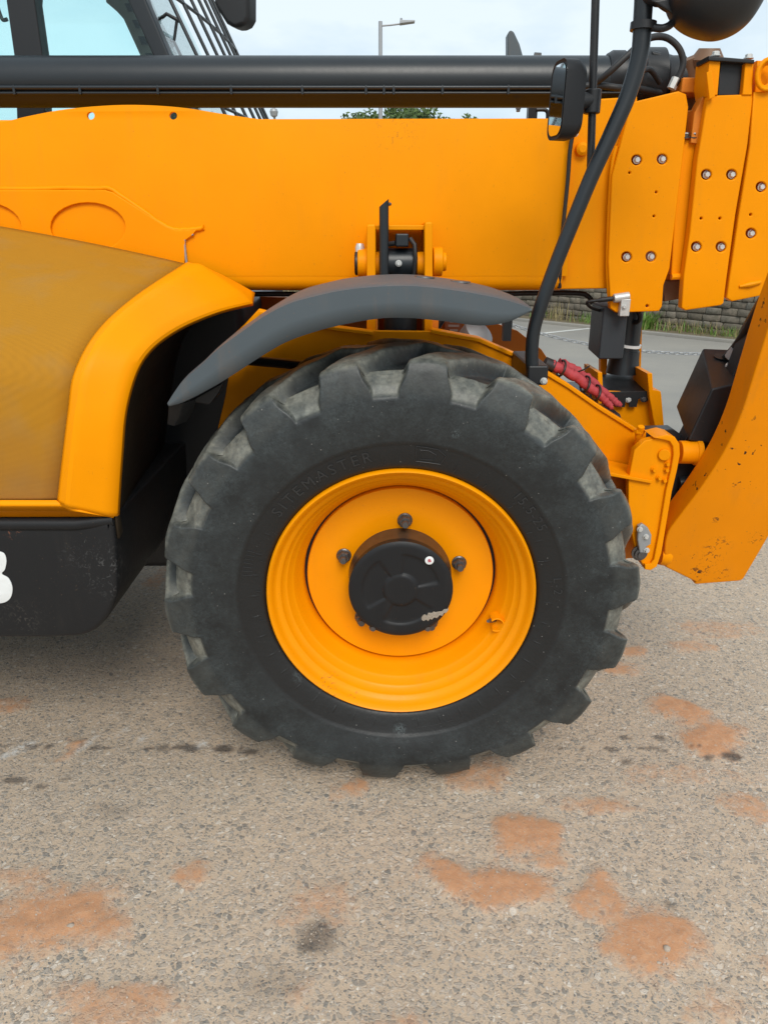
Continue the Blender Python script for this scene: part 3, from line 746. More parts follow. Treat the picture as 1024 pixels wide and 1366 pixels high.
# moulded logo outline and bars on the sidewall
m = MB()
def sw(r, a_deg, off=.001):
    half = len(py_)//2; yy = float(np.interp(r, pr_[:half], py_[:half])); a = R(a_deg); st = .0022 if r < .42 else 0
    return Vector((WX+r*math.sin(a), WYC+yy+st-off, WZ+r*math.cos(a)))
m.tube([sw(.374, 5), sw(.374, 9), sw(.376, 14), sw(.400, 15), sw(.412, 12), sw(.413, 8), sw(.413, 4.5), sw(.395, 4.6)], .0012, 5, closed=True)
for k in range(7): m.tube([sw(.392-.001*k, -70-k*1.6), sw(.412, -70-k*1.6)], .0011, 5)
m.tube([sw(.381, 6.2), sw(.381, 9), sw(.384, 11.4), sw(.398, 11.6), sw(.405, 9), sw(.405, 5.8)], .001, 5, closed=True)
m.tube([sw(.395, 158), sw(.395, 166), sw(.395, 174), sw(.406, 176), sw(.409, 166), sw(.409, 157)], .001, 5)
for k in range(14): m.tube([sw(.362, -100+k*13.3), sw(.375, -100+k*13.3+.4)], .0009, 5)
m.build('moulding', 'rubber_letter', wheel)['kind'] = 'stuff'

# rim
def lathe_y(prof, seg=128):                 # prof: (depth behind flange plane, radius)
    return MB().lathe([(d, r) for d, r in prof], (WX, WYF, WZ), (0, 1, 0), seg)
def open_lathe(prof, c, axis, seg=128):
    m = MB(); m.lathe(prof, c, axis, seg); m.f = m.f[:-2]; return m
gut = [(.030, .349), (.008, .350), (-.003, .3475), (-.006, .344), (-.003, .340), (.010, .3335), (.020, .330), (.026, .324), (.030, .3165), (.034, .3145), (.052, .310), (.056, .303), (.060, .300), (.078, .295), (.083, .289), (.088, .286), (.104, .280), (.124, .270), (.132, .2655), (.165, .2650)]
open_lathe(gut, (WX, WYF, WZ), (0, 1, 0)).build('rim', 'yellow_rim', wheel, angle=50)
MB().lathe([(.165, .2565), (.141, .2565), (.1375, .2545), (.137, .20), (.137, .12), (.16, .10)], (WX, WYF, WZ), (0, 1, 0), 128).build('wheel_disc', 'yellow_rim', wheel, angle=50)
MB().lathe([(.161, .27), (.162, .02)], (WX, WYF, WZ), (0, 1, 0), 64).build('brake_plate', 'black_satin', wheel)
for k in range(5):
    a = R(4+72*k); c = Vector((WX+.166*math.sin(a), WYF+.137, WZ+.166*math.cos(a)))
    m = MB(); m.lathe([(0, .0205), (.004, .0205), (.006, .018)], c, (0, -1, 0), 20)
    m.lathe([(.006, .0172), (.020, .0172), (.023, .0145)], c, (0, -1, 0), 6); m.lathe([(.023, .0095), (.040, .0095), (.042, .008)], c, (0, -1, 0), 14)
    m.build('wheel_nut', 'dark_steel', wheel, angle=30)
MB().lathe([(.138, .142), (.125, .140), (.072, .138), (.070, .135)], (WX, WYF, WZ), (0, 1, 0), 96).build('hub', 'hub_brown', wheel)
# hub cap with three moulded recesses
WYC2 = WYF+.049
m = MB(); rad = [0, .012, .024, .036, .043, .046, .049, .052, .060, .070, .080, .090, .098, .101, .104, .108, .116, .124, .131, .1365, .1385]
rows = []
NC = 180
for r in rad:
    rw_ = []
    for k in range(NC+1):
        a = 2*math.pi*k/NC; ad = math.degrees(a)
        sec = 0
        for c0, hw in ((50, 42), (168, 48), (285, 46)):
            dlt = abs((ad-c0+180) % 360-180); sec = max(sec, float(smooth01((hw-dlt)/9)))
        inn = float(smooth01((r-.0435)/.006)*smooth01((.105-r)/.006))
        y = .0042*sec*inn - .002*float(smooth01((.046-r)/.004)) + (.0 if r < .13 else (r-.13)*.55)
        rw_.append(Vector((WX+r*math.cos(a), WYC2-.002+y, WZ+r*math.sin(a))))
    rows.append(rw_)
rows.append([Vector((p.x, WYC2+.024, p.z)) for p in rows[-1]])
m.grid(rows); m.build('hub_cap', 'black_plastic', wheel, angle=50)
for k in (212, 148):
    a = R(k); c = Vector((WX+.140*math.sin(a), WYC2+.012, WZ+.140*math.cos(a)))
    hexbolt('cap_bolt', c+Vector((0, .0, 0)), (0, -1, 0), .008, .012, 'dark_steel', wheel)
c = Vector(at(572.5, 747.5, WYC2-.0045))
MB().lathe([(0, .0115), (.0015, .0115), (.002, .0105)], c, (0, -1, 0), 24).build('sticker', 'white', wheel)
m = MB(); rr = random.Random(4); pts = []
for k in range(12):
    a = 2*math.pi*k/12; pts.append(c+Vector((math.cos(a)*.0065*rr.uniform(.5, 1.1), -.0025, math.sin(a)*.006*rr.uniform(.5, 1.1))))
m.prism(pts, (0, .0008, 0)); m.build('sticker_print', 'red', wheel)
m = MB(); top = [(562, 824), (564, 821), (567, 820), (569, 822), (571, 818), (576, 818), (578, 816), (581, 817), (585, 816), (589, 816), (592, 813), (596, 813), (598, 811), (598, 814), (595, 818), (592, 818), (590, 822), (586, 821), (583, 825), (579, 824), (576, 827), (573, 826), (571, 829), (568, 827), (565, 829), (562, 827)]
m.prism([at(x, y, WYC2-.0035) for x, y in top], (0, .004, 0)); m.build('paint_scuff', 'scuff', wheel, bevel=.001)
# valve with its guard
vc = at(661, 829, WYF+.082)
m = MB(); m.lathe([(0, .007), (.03, .0065), (.045, .004)], vc+Vector((.0, .01, 0)), (-.55, -.75, .3), 10); m.build('valve', 'dark_steel', wheel)
m = MB(); cols = []
for k in range(13):
    a = R(-125+k*22); u = Vector((math.cos(a), 0, math.sin(a)))
    cols.append([vc+u*.021+Vector((0, .02, 0)), vc+u*.021+Vector((0, -.022, 0))])
m.grid(cols); m.build('valve_guard', 'yellow_rim', wheel, solid=.004, bevel=.001)
MB().lathe([(.14, .10), (.55, .10), (.56, .16), (1.2, .16)], (WX, WYF, WZ), (0, 1, 0), 32).build('axle', 'black_satin', root)

# ---- chassis
plate('chassis_plate', [(286, 590), (300, 530), (314, 445), (345, 412), (380, 420), (449, 435), (500, 441), (575, 442), (640, 455), (700, 481), (760, 517), (800, 545), (850, 575), (868, 585), (870, 640), (850, 680), (850, 740), (700, 800), (330, 800)], 2.24, .02, 'yellow_worn', root)
# top flange of the plate
ft = [(575, 440), (640, 452), (700, 478), (760, 514), (800, 542), (848, 572)]
fw = [at(x, y+3, 2.232) for x, y in ft]
rows = [[p+Vector((0, 0, .008)) for p in fw], [p+Vector((0, .06, .008)) for p in fw]]
m = MB(); m.grid(rows); m.build('top_flange', 'yellow', root, solid=.012, bevel=.003)
fl = [at(x, y+3, 2.232) for x, y in [(312, 446), (346, 415), (380, 422), (449, 437), (498, 443)]]
m = MB(); m.grid([[p+Vector((0, 0, .008)) for p in fl], [p+Vector((0, .05, .008)) for p in fl]]); m.build('top_flange', 'yellow', root, solid=.012, bevel=.003)
plate('inner_chassis_plate', [(300, 560), (330, 395), (450, 398), (560, 402), (600, 416), (640, 424), (690, 441), (722, 466), (745, 500), (770, 540), (840, 600), (840, 700), (320, 700)], 2.85, .02, 'yellow_dirty', root)
m = MB(); m.box((at(330, 600, 2.5).x, 2.29, .62), (at(800, 600, 2.5).x, 2.84, .95)); m.build('chassis_box', 'black_satin', root, bevel=.02)
m = MB(); m.box((-2.9, 2.46, .34), (at(326, 450, 2.46).x, 3.5, 1.275)); m.build('belly_block', 'black_satin', root, bevel=.03)  # stands in for the hidden belly; lowered and lengthened to darken the ground
m = MB(); m.box((at(500, 420, 2.5).x-.01, 2.30, .95), (at(500, 420, 2.5).x+.01, 2.84, 1.245)); m.box((at(575, 420, 2.5).x-.01, 2.30, .95), (at(575, 420, 2.5).x+.01, 2.84, 1.245)); m.build('cross_member', 'yellow_dirty', root)
s_ = at(604, 439, 2.83); m = MB(); m.box((s_.x-.030, 2.835, s_.z-.035), (s_.x+.032, 2.843, s_.z+.045)); lab = m.build('safety_sticker', 'label', root)
m = MB()
for k in range(4): m.box((s_.x-.018+(k % 2)*.006, 2.831, s_.z-.024+k*.016), (s_.x+.014+(k % 3)*.004, 2.834, s_.z-.016+k*.016))
m.build('sticker_print', 'white', lab)
gb = at(632, 450, 2.6); m = MB(); m.lathe([(-.03, .05), (.03, .055), (.05, .02)], gb, (.5, -.5, .7), 20); m.build('hydraulic_fitting', 'galv', root)

# ---- lift cylinder between chassis and boom, with its clevis
cyl = part_empty('ram', at(534, 400, 2.33))
cx = at(534, 400, 2.33)
m = MB(); b0 = Vector((cx.x-.012, 2.36, .75)); b1 = Vector((cx.x+.004, 2.33, at(534, 372, 2.33).z)); m.tube([b0, b1], .050, 28); m.build('cylinder', 'black', cyl, angle=40)
m = MB(); m.tube([Vector((cx.x+.085, 2.35, at(540, 470, 2.3).z)), Vector((cx.x+.10, 2.33, at(560, 440, 2.3).z)), Vector((cx.x+.14, 2.33, at(575, 410, 2.33).z))], .018, 14); m.build('hydraulic_pipe', 'black', cyl)
m = MB(); m.lathe([(-.045, .043), (.045, .043)], at(535, 351, 2.33), (1, 0, 0), 28); m.lathe([(-.05, .03), (.05, .03)], at(535, 370, 2.33), (0, 0, 1), 24)
m.build('rod_eye', 'black', cyl, bevel=.006)
hexbolt('grease_nipple', at(531.5, 351, 2.285), (0, -1, 0), .007, .016, 'steel', cyl)
p = at(536, 320, 2.30); m = MB(); m.box((p.x-.019, p.y-.02, p.z-.018), (p.x+.019, p.y+.03, p.z+.018)); m.build('valve_block', 'black', cyl, bevel=.005)
m = MB(); m.tube([at(547, 318, 2.29), at(553, 326, 2.28), at(554, 345, 2.28), at(551, 372, 2.29), at(549, 380, 2.31)], .0065, 10); m.tube([at(515, 326, 2.30), at(527, 324, 2.29)], .007, 10); m.build('hose', 'hose', cyl)
# bevelled guard pipe
m = MB(); m.tube([at(512, 384, 2.27), at(512, 340, 2.27), at(512, 290, 2.27), at(512, 274, 2.27)], [.0135]*4, 18)
g0, g1 = at(506, 284, 2.27), at(518, 284, 2.27)
pipe = m.build('guard_pipe', 'black', cyl)
bm = bmesh.new(); bm.from_mesh(pipe.data)
topz = max(v.co.z for v in bm.verts)
for v in bm.verts:
    if abs(v.co.z-topz) < .004: v.co.z += (v.co.x-.006)*.8+.012
bm.to_mesh(pipe.data); bm.free()
hexbolt('guard_bolt', at(519, 272, 2.27), (1, -.3, 0), .004, .006, 'dark_steel', cyl)
clev = part_empty('clevis', at(534, 340, 2.40))
for x0, x1, ytop in ((489, 501, 299), (566, 577, 296)):
    ring = [(x0, ytop+3), (x0+2, ytop), (x1-2, ytop), (x1, ytop+3), (x1, 452), (x0, 452)]
    plate('ear', ring, 2.27, .175, 'yellow', clev, bev=.004)
a, b = at(501, 301, 2.33), at(566, 301, 2.33); m = MB(); m.box((a.x, 2.31, a.z-.012), (b.x, 2.44, a.z+.002)); m.build('gusset', 'yellow', clev, bevel=.003)
m = MB(); m.lathe([(0, .041), (.05, .041)], at(477, 351, 2.33), (1, 0, 0), 32); m.build('pin_boss', 'yellow', clev, bevel=.005)
m = MB(); m.lathe([(0, .030), (.003, .034), (.02, .034)], at(473, 351, 2.33), (1, 0, 0), 28); m.build('pin_end', 'black_satin', clev)
m = MB(); m.lathe([(0, .041), (.028, .041), (.029, .026), (.04, .026)], at(577, 349, 2.33), (1, 0, 0), 32); m.build('pin_boss', 'yellow', clev, bevel=.004)
for x in (497, 556): m = MB(); m.lathe([(0, .034), (.03, .036)], at(x, 352, 2.33), (1, 0, 0), 28); m.build('spacer', 'yellow_worn', clev)
m = MB(); m.lathe([(0, .014), (.015, .014), (.026, .010)], at(480, 337, 2.33), (0, 0, 1), 14); m.build('grease_cap', 'steel', clev)
m = MB(); m.lathe([(0, .028), (.010, .028)], at(585, 352, 2.33), (1, 0, 0), 12); m.build('pin_nut', 'yellow_worn', clev, bevel=.002)

# ---- mudguard
ftop = [(223, 538), (232, 524), (245, 507), (267, 488), (290, 466), (316, 447), (352, 422), (385, 405), (420, 395), (458, 387), (508, 382), (561, 382), (625, 390), (670, 399), (693, 406), (709, 412)]
flow = [(225, 542), (240, 538), (256, 531), (275, 521), (296, 509), (315, 497), (352, 473), (382, 456), (418, 443), (452, 434), (503, 425), (545, 424), (590, 428), (640, 434), (678, 429), (709, 414)]
YF0, YF1 = 1.715, 2.16
T = crom([at(x, y, YF0) for x, y in ftop], 5); Bt = crom([at(x, y, YF0) for x, y in flow], 5)
rows = []
for a, b in zip(T, Bt):
    lo = b.copy(); up = a.copy()
    lip = [up.lerp(lo, u) for u in (1, .5, 0)]
    e = [up+Vector((0, .012, .0025)), up+Vector((0, .04, .005)), up+Vector((0, .18, .009)), up+Vector((0, .33, .008)), up+Vector((0, .43, .002)), up+Vector((0, .445, -.012))]
    rows.append(lip+e)
m = MB(); m.grid(rows)
mg = m.build('mudguard', 'plastic', root, solid=.007, bevel=.0)
for px, py, Yp in ((566, 377, 1.93), (614, 381, 1.93)):
    p = at(px, py, Yp); tz = min(T, key=lambda q: abs(q.x-p.x)).z+.009
    m = MB(); m.lathe([(0, .026), (.003, .024), (.003, .016), (.001, .012)], Vector((p.x, p.y, tz)), (0.06, 0, 1), 24); m.build('bolt_cup', 'dark_steel', mg)
m = MB(); m.tube([at(322, 480, 2.20), at(372, 484, 2.12), at(420, 489, 2.05)], .014, 12); m.build('mudguard_stay', 'black_satin', mg)
m = MB()
fl0 = [at(224, 541, 1.73), at(245, 537, 1.73), at(240, 556, 1.76), at(232, 569, 1.78), at(222, 566, 1.78)]
m.prism(fl0, (.02, .05, .0)); m.build('mud_flap', 'black_plastic', mg, bevel=.004)
m = MB(); m.hexa([at(252, 535, 1.78), at(300, 508, 1.78), at(292, 524, 1.78), at(280, 540, 1.78), at(252, 535, 2.1), at(300, 508, 2.1), at(292, 526, 2.1), at(280, 540, 2.1)]); m.build('mudguard_bracket', 'black_plastic', mg, bevel=.004)
p = at(676, 440, 2.2); m = MB(); m.box((p.x-.0115, 2.19, p.z-.03), (p.x+.0115, 2.22, p.z+.06)); m.build('mudguard_post', 'black_satin', mg)

# ---- engine bonnet: perforated skin, yellow lip, black skirt
A_px = [(76, 668, 1.722), (82, 615, 1.722), (90, 550, 1.730), (99, 495, 1.752), (130, 440, 1.835), (182, 393, 1.985), (246, 351, 2.28)]
B_px = [(152, 689, 1.735), (157, 610, 1.735), (164, 540, 1.750), (186, 478, 1.80), (228, 440, 1.90), (286, 414, 2.06), (334, 402, 2.24)]
Ac = crom([at(*p) for p in A_px], 8); Bc = crom([at(*p) for p in B_px], 8)
low0 = at(104, 692, 1.715)
bon = part_empty('bonnet', at(0, 500, 2.0))
rows = []
for i, (a, b) in enumerate(zip(Ac, Bc)):
    u = i/(len(Ac)-1); row = []
    out_ = Vector((-.15, -1, .25)).normalized().lerp(Vector((-.1, -.35, 1)).normalized(), min(1, u*1.15))
    for j in range(13):
        w = j/12; p = a.lerp(b, w) + out_*float(np.interp(w, [0, .06, .26, .34, .90, .97, 1], [0, .008, .029, .031, .012, .006, 0]))
        row.append(p)
    e = b-out_*.0
    row += [b+Vector((.004, .006, -.002))-out_*.004, b+Vector((.002, .02, -.004))-out_*.010]
    rows.append(row)
m = MB(); m.grid(rows)
# nose that closes the lip at the top: from the last row to the tip
last = rows[-1]; tip = at(341, 389, 2.36)
nose = [[p for p in last]]
for k in range(1, 7):
    u = k/6
    tgt = [at(250+ (x)*(340-250), 349+(x**1.3)*(390-349), 2.36+.05*u) for x in [j/(len(last)-1) for j in range(len(last))]]
    nose.append([p.lerp(q_, math.sin(u*math.pi/2)) for p, q_ in zip(last, tgt)])
m.grid(nose)
m.build('lip', 'yellow', bon, solid=.006, angle=24)
# lower hem under the mesh
hx0, hx1 = -2.6, Ac[0].x
m = MB(); zb, zt_ = at(60, 690, 1.72).z, at(60, 667, 1.722).z
m.grid([[Vector((hx0, 1.722, zt_)), Vector((hx1, 1.722, zt_))], [Vector((hx0, 1.718, (zt_+zb)/2)), Vector((hx1+.03, 1.716, (zt_+zb)/2))], [Vector((hx0, 1.722, zb)), Vector((at(150, 690, 1.735).x, 1.735, zb))]])
m.grid([[Ac[0], Vector((hx1+.03, 1.716, (zt_+zb)/2))], [rows[0][6], Vector((rows[0][6].x+.01, 1.712, (zt_+zb)/2))], [Bc[0], Vector((at(150, 690, 1.735).x, 1.735, zb))]])
m.build('hem', 'yellow', bon, solid=.006, angle=60)
# perforated skin with a UV map in metres
rows = []; uvs = []
acc_ = 0
slope = .23
NXS = 40
for i, a in enumerate(Ac):
    if i: acc_ += (Ac[i]-Ac[i-1]).length
    u = i/(len(Ac)-1); row = []
    for j in range(NXS):
        w = j/(NXS-1); x = hx0*(1-w)+a.x*w
        dz = slope*1.5*(1-math.exp(-(a.x-x)/1.5))*u**1.6
        bulge = .0
        row.append(Vector((x, a.y+.0025+bulge, a.z+dz)))
    rows.append(row); uvs.append([(p.x, acc_) for p in row])
m = MB(); m.grid(rows); me = m.mesh('mesh_skin', weld=False)
uvl = me.uv_layers.new(name='metres'); flat = [q_ for r_ in uvs for q_ in r_]
for l_ in me.loops: uvl.data[l_.index].uv = flat[l_.vertex_index]
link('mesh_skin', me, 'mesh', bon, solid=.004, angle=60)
# bonnet top going in to the boom, and the dark wheel arch behind the lip
m = MB(); tl = rows[-1]; m.grid([[p for p in tl], [p+Vector((0, .08, -.01)) for p in tl], [p+Vector((0, .10, -.05)) for p in tl]]); m.build('bonnet_top', 'yellow', bon, angle=60)
arch = [[b+Vector((-.004, .012, -.004)), b+Vector((-.015, .08, -.006)), Vector((b.x-.03-.05*(1-i/len(Bc)), 2.44, b.z-.02))] for i, b in enumerate(Bc)]
arch.insert(0, [Vector((p.x, p.y, p.z-.06)) for p in arch[0]])
m = MB(); m.grid(arch); m.build('wheel_arch', 'arch', bon, solid=.006, angle=60)
sk = [(-1200, 693), (104, 696), (150, 692), (153, 720), (157, 790), (146, 822), (128, 842), (108, 850), (60, 852), (-1200, 852)]
ring = [Vector((at(x, y, 1.735).x, at(x, y, 1.735).z, 0)) for x, y in sk]
ring = fillet(ring, [0, .02, .01, .03, .06, .06, .06, .05, .02, 0])
skirt = link('skirt', shift(plate_mesh('skirt', ring, .74, (), .014, 4), 1.735), 'black_plastic', bon, angle=40)
m = MB(); zc = at(60, 699, 1.73).z
m.tube([Vector((-2.6, 1.742, zc)), Vector((at(100, 700, 1.73).x, 1.742, zc-.004)), Vector((at(148, 697, 1.73).x, 1.752, zc+.004))], .017, 14); m.build('skirt_bead', 'black_plastic', skirt, angle=60)
# big white letter on the skirt: only the rounded right half of the B reaches the picture
def bshape():
    o_ = [(-62, 735), (-10, 735), (4, 738), (8, 748), (6, 760), (2, 766), (11, 772), (16, 784), (14, 797), (6, 804), (-8, 806), (-70, 806)]
    return [q_ for q_ in o_]
ringB = crom([(at(x, y, 1.731).x, at(x, y, 1.731).z, 0) for x, y in bshape()[1:-1]], 5)
ringB = [Vector((at(-62, 735, 1.731).x, at(-62, 735, 1.731).z, 0))]+ringB+[Vector((at(-70, 806, 1.731).x, at(-70, 806, 1.731).z, 0))]
h1 = [(at(x, y, 1.731).x, at(x, y, 1.731).z) for x, y in fillet([(-38, 747, 0), (-14, 747, 0), (-14, 761, 0), (-40, 761, 0)], 4)] if False else None
def hp(lst): return [(at(p.x, p.y, 1.731).x, at(p.x, p.y, 1.731).z) for p in fillet([(x, y, 0) for x, y in lst], 5)]
link('decal', shift(plate_mesh('decal', ringB, .002, [hp([(-40, 749), (-14, 749), (-15, 760), (-42, 760)]), hp([(-44, 775), (-10, 775), (-11, 791), (-47, 791)])], .0003, 1), 1.7325), 'white', skirt)

# ---- boom
boom = part_empty('boom', at(400, 280, 2.6))
YB0 = 2.45
zb_, zt_ = at(400, 388, YB0).z, at(400, 159, YB0).z
xe = at(757, 280, YB0).x
def bsec(x):
    pts = []; r = .035
    for k in range(7): a = R(180+90*k/6); pts.append((YB0+r+r*math.cos(a), zb_+r+r*math.sin(a)))
    for k in range(7): a = R(270+90*k/6); pts.append((YB0+.42-r+r*math.cos(a), zb_+r+r*math.sin(a)))
    r = .012
    for k in range(4): a = R(0+90*k/3); pts.append((YB0+.42-r+r*math.cos(a), zt_-r+r*math.sin(a)))
    for k in range(4): a = R(90+90*k/3); pts.append((YB0+r+r*math.cos(a), zt_-r+r*math.sin(a)))
    return [Vector((x, y, z)) for y, z in pts]
m = MB(); s0 = bsec(-3.6); m.prism(s0, (xe+3.6, 0, 0)); m.build('boom_tube', 'yellow', boom, angle=30)
# hump plate with two holes on the top edge
hump = [(-200, 185), (-60, 172), (0, 163), (40, 154), (90, 145), (150, 140), (200, 140), (250, 144), (300, 152), (345, 158.5), (757, 157.5), (757, 368), (-1250, 368), (-1250, 185)]
hr = crom([(at(x, y, YB0).x, at(x, y, YB0).z, 0) for x, y in hump[:10]], 5)+[Vector((at(x, y, YB0).x, at(x, y, YB0).z, 0)) for x, y in hump[10:]]
hh = [[(at(x, y, YB0).x, at(x, y, YB0).z) for x, y in circle_px(c_, 154, 5.2)] for c_ in (121, 231)]
link('side_plate', shift(plate_mesh('side_plate', hr, .014, hh, .0005), YB0-.0008), 'yellow', boom)
# stiffening plate with oval windows, weld bead round it
st = [(-260, 254), (0, 253), (140, 253), (150, 256), (222, 302), (236, 307), (262, 306), (256, 314), (247, 320), (246, 350), (250, 420), (-260, 420)]
def oval(cx_, cy_, a_, b_): return [(cx_+a_*math.cos(2*math.pi*i/28), cy_+b_*math.sin(2*math.pi*i/28)) for i in range(28)]
plate('stiffener', st, YB0-.012, .0115, 'yellow', boom, holes=[oval(117, 303, 50, 33), oval(-22, 303, 50, 33)], bev=.003)
m = MB(); wp = crom([at(x, y, YB0-.004) for x, y in [(-260, 253), (0, 252), (100, 251), (141, 251), (151, 254), (190, 281), (223, 303), (240, 307), (262, 305), (272, 303)]], 4)
rj = random.Random(2)
m.tube([p+Vector((0, rj.uniform(-.001, .001), rj.uniform(-.0015, .0015))) for p in wp], [.0075*rj.uniform(.9, 1.1) for _ in wp], 10); m.build('weld_bead', 'yellow', boom, angle=70)
m = MB(); m.tube(crom([at(x, y, YB0-.008) for x, y in [(258, 312), (249, 316), (246, 322), (247, 336), (249, 352)]], 4), .004, 8); m.build('sealant', 'galv', boom, angle=70)

# inner stage and head plates
plate('inner_stage', [(740, 190), (763, 184), (764, 158), (800, 131), (850, 128), (856, 384), (740, 386)], YB0+.02, .34, 'yellow', boom, bev=.006)
m = MB(); m.tube(crom([at(*p) for p in [(764, 178, 2.43), (760, 200, 2.43), (757, 240, 2.43), (752, 290, 2.43), (748, 335, 2.44), (746, 384, 2.46)]], 4), .0062, 8); m.build('hose', 'hose', boom, angle=70)
hexbolt('hose_nut', at(764, 178, 2.43), (.2, -.6, .7), .011, .02, 'steel', boom)
m = MB(); m.lathe([(0, .020), (.016, .018), (.022, .010)], at(775, 199, YB0+.02), (0, -1, 0), 20); m.build('boss', 'yellow', boom)
def bolts(pts, Y, pl_):
    for x, y in pts: hexbolt('bolt', at(x, y, Y), (0, -1, 0), .0085, .011, 'steel', boom)
P1b = [(849, 213), (883, 212), (835.5, 342.5), (868, 342)]; P2b = [(942, 232.5), (975.6, 232.5), (928.6, 329), (961.5, 329)]; P3b = [(1015, 249), (1001.5, 311), (1048, 250), (1036, 312)]
p1h = [(839.5, 230, 1.6), (875, 256, 1.6), (872, 288, 1.6), (863, 408, 2)]; p2h = [(935, 291, 1.8), (960, 291, 1.8)]; p3h = [(1001, 286, 1.8)]
def hl(b, s): return [circle_px(x, y, 7, 18) for x, y in b]+[circle_px(x, y, r, 8) for x, y, r in s]
plate('head_plate', [(836, 160), (842, 136), (905, 121), (915, 125), (918, 142), (912, 200), (902, 281), (893, 358), (885, 380), (883, 408), (879, 415), (822, 417), (814, 411), (811, 348), (816, 234)], YB0-.02, .034, 'yellow_worn', boom, holes=hl(P1b, p1h), bev=.004)
bolts(P1b, YB0-.004, 0)
m = MB(); m.tube(crom([at(x, y, YB0-.002) for x, y in [(813, 405), (810, 348), (815, 234), (822, 195)]], 8), .006, 8); m.build('weld_bead', 'yellow', boom, angle=70)
plate('head_plate', [(945, 127), (1003, 125), (1004, 132), (997, 193), (981, 285), (969, 372), (965, 404), (962, 407), (914, 414), (909, 410), (912, 366), (920, 309), (930, 212), (942, 139)], YB0-.045, .036, 'yellow_worn', boom, holes=hl(P2b, p2h), bev=.004)
bolts(P2b, YB0-.028, 0)
plate('head_plate', [(1005, 122), (1110, 118), (1100, 250), (1068, 384), (1016, 394), (976, 402), (969, 397), (973, 370), (985, 288), (1000, 193)], YB0-.05, .036, 'yellow_worn', boom, holes=hl(P3b, p3h), bev=.004)
bolts(P3b, YB0-.033, 0)
m = MB(); m.tube([at(986, 382, YB0-.052), at(1000, 379, YB0-.056), at(1014, 376, YB0-.052)], [.004, .008, .006], 8); m.build('weld_rib', 'yellow', boom)
plate('second_stage', [(880, 150), (1100, 130), (1090, 372), (885, 374)], YB0+.06, .26, 'yellow_dirty', boom, bev=.006)
plate('stage_edge', [(906, 186), (936, 185), (921, 305), (914, 366), (895, 366), (897, 330)], YB0-.005, .05, 'yellow_worn', boom, bev=.004)
m = MB(); m.lathe([(0, .010), (.06, .010)], at(895, 369, YB0-.01), (1, 0, .05), 10); m.build('weld_rib', 'yellow', boom)
plate('chain_anchor', [(884, 374), (912, 374), (912, 398), (886, 402)], YB0+.05, .2, 'rust', boom)
for k in range(2): hexbolt('nut', at(914+k*10, 183, YB0-.01), (0, -.3, 1), .009, .014, 'dark_steel', boom)
plate('wear_pad', [(938, 128), (926, 150), (921, 190), (933, 192), (945, 140)], YB0-.02, .05, 'yellow_dirty', boom)
# top tower of the second plate
plate('post', [(946, 79), (961, 79), (957, 126), (945, 127), (943, 110)], YB0-.05, .10, 'yellow_worn', boom, bev=.003)
plate('post', [(994, 83), (1005, 80), (1003, 126), (990, 126)], YB0-.05, .10, 'yellow_worn', boom, bev=.003)
plate('post_rib', [(942, 96), (949, 93), (954, 128), (946, 132)], YB0-.065, .014, 'yellow_worn', boom, bev=.002)
plate('wear_pad', [(961, 80), (994, 82), (990, 127), (957, 127)], YB0-.03, .06, 'black_satin', boom)
plate('cap_plate', [(945, 74), (1006, 79), (1006, 84), (945, 80)], YB0-.06, .09, 'black_satin', boom, bev=.002)
for x in (954, 998): hexbolt('bolt', at(x, 74.5+(x-954)*.08, YB0-.03), (0, 0, 1), .010, .012, 'steel', boom)
plate('post', [(1010, 80), (1060, 80), (1060, 124), (1006, 124)], YB0-.02, .08, 'yellow_worn', boom, bev=.004)
m = MB()
for k in range(3):
    c0 = at(1021, 100, YB0-.045); m.tube([c0+Vector((math.cos(a)*(.020+.006*k), -.008*k, math.sin(a)*(.030+.004*k))) for a in [2*math.pi*i/18 for i in range(18)]], .006, 8, closed=True)
m.build('hose_loop', 'yellow_worn', boom, angle=70)
# hose in front of the head, greasy end
m = MB(); m.lathe([(-.05, .05), (.10, .05), (.11, .03)], at(935, 125, 2.62), (-.3, 0, 1), 20); m.build('greasy_pin', 'rust', boom)
m = MB(); a = at(921, 100, 2.6); m.lathe([(0, .035), (.05, .05), (.08, .03)], at(938, 105, 2.6), (0, -.2, 1), 16); m.build('grease_pot', 'rust', boom)
p = at(915, 112, 2.55); m = MB(); m.box((p.x-.03, 2.5, p.z-.03), (p.x+.05, 2.6, p.z+.01)); m.build('boom_bracket', 'yellow_dirty', boom, bevel=.004)
# proximity sensor under the head plate
sens = at(832, 397, YB0-.03)
m = MB(); m.tube([at(818, 398, YB0-.032), at(839, 395, YB0-.032)], .014, 14); m.box((sens.x-.012, YB0-.045, sens.z-.055), (sens.x+.018, YB0-.020, sens.z-.002)); sb = m.build('sensor', 'steel', boom, bevel=.003)
hexbolt('bolt', at(832, 409, YB0-.045), (0, -1, 0), .006, .008, 'steel', boom)
m = MB(); m.tube(crom([at(*p) for p in [(817, 398, 2.42), (800, 400, 2.42), (783, 403, 2.43), (788, 410, 2.46), (800, 414, 2.5), (812, 416, 2.52)]], 5), [.0075]*6+[.005]*20, 9); m.build('sensor_cable', 'hose', boom, angle=70)
m = MB(); m.tube(crom([at(*p) for p in [(-40, 392, 2.55), (600, 392, 2.55), (705, 391, 2.55), (770, 391, 2.55), (785, 396, 2.55), (790, 404, 2.55)]], 5), .008, 8); m.build('under_pipe', 'hose', boom, angle=70)

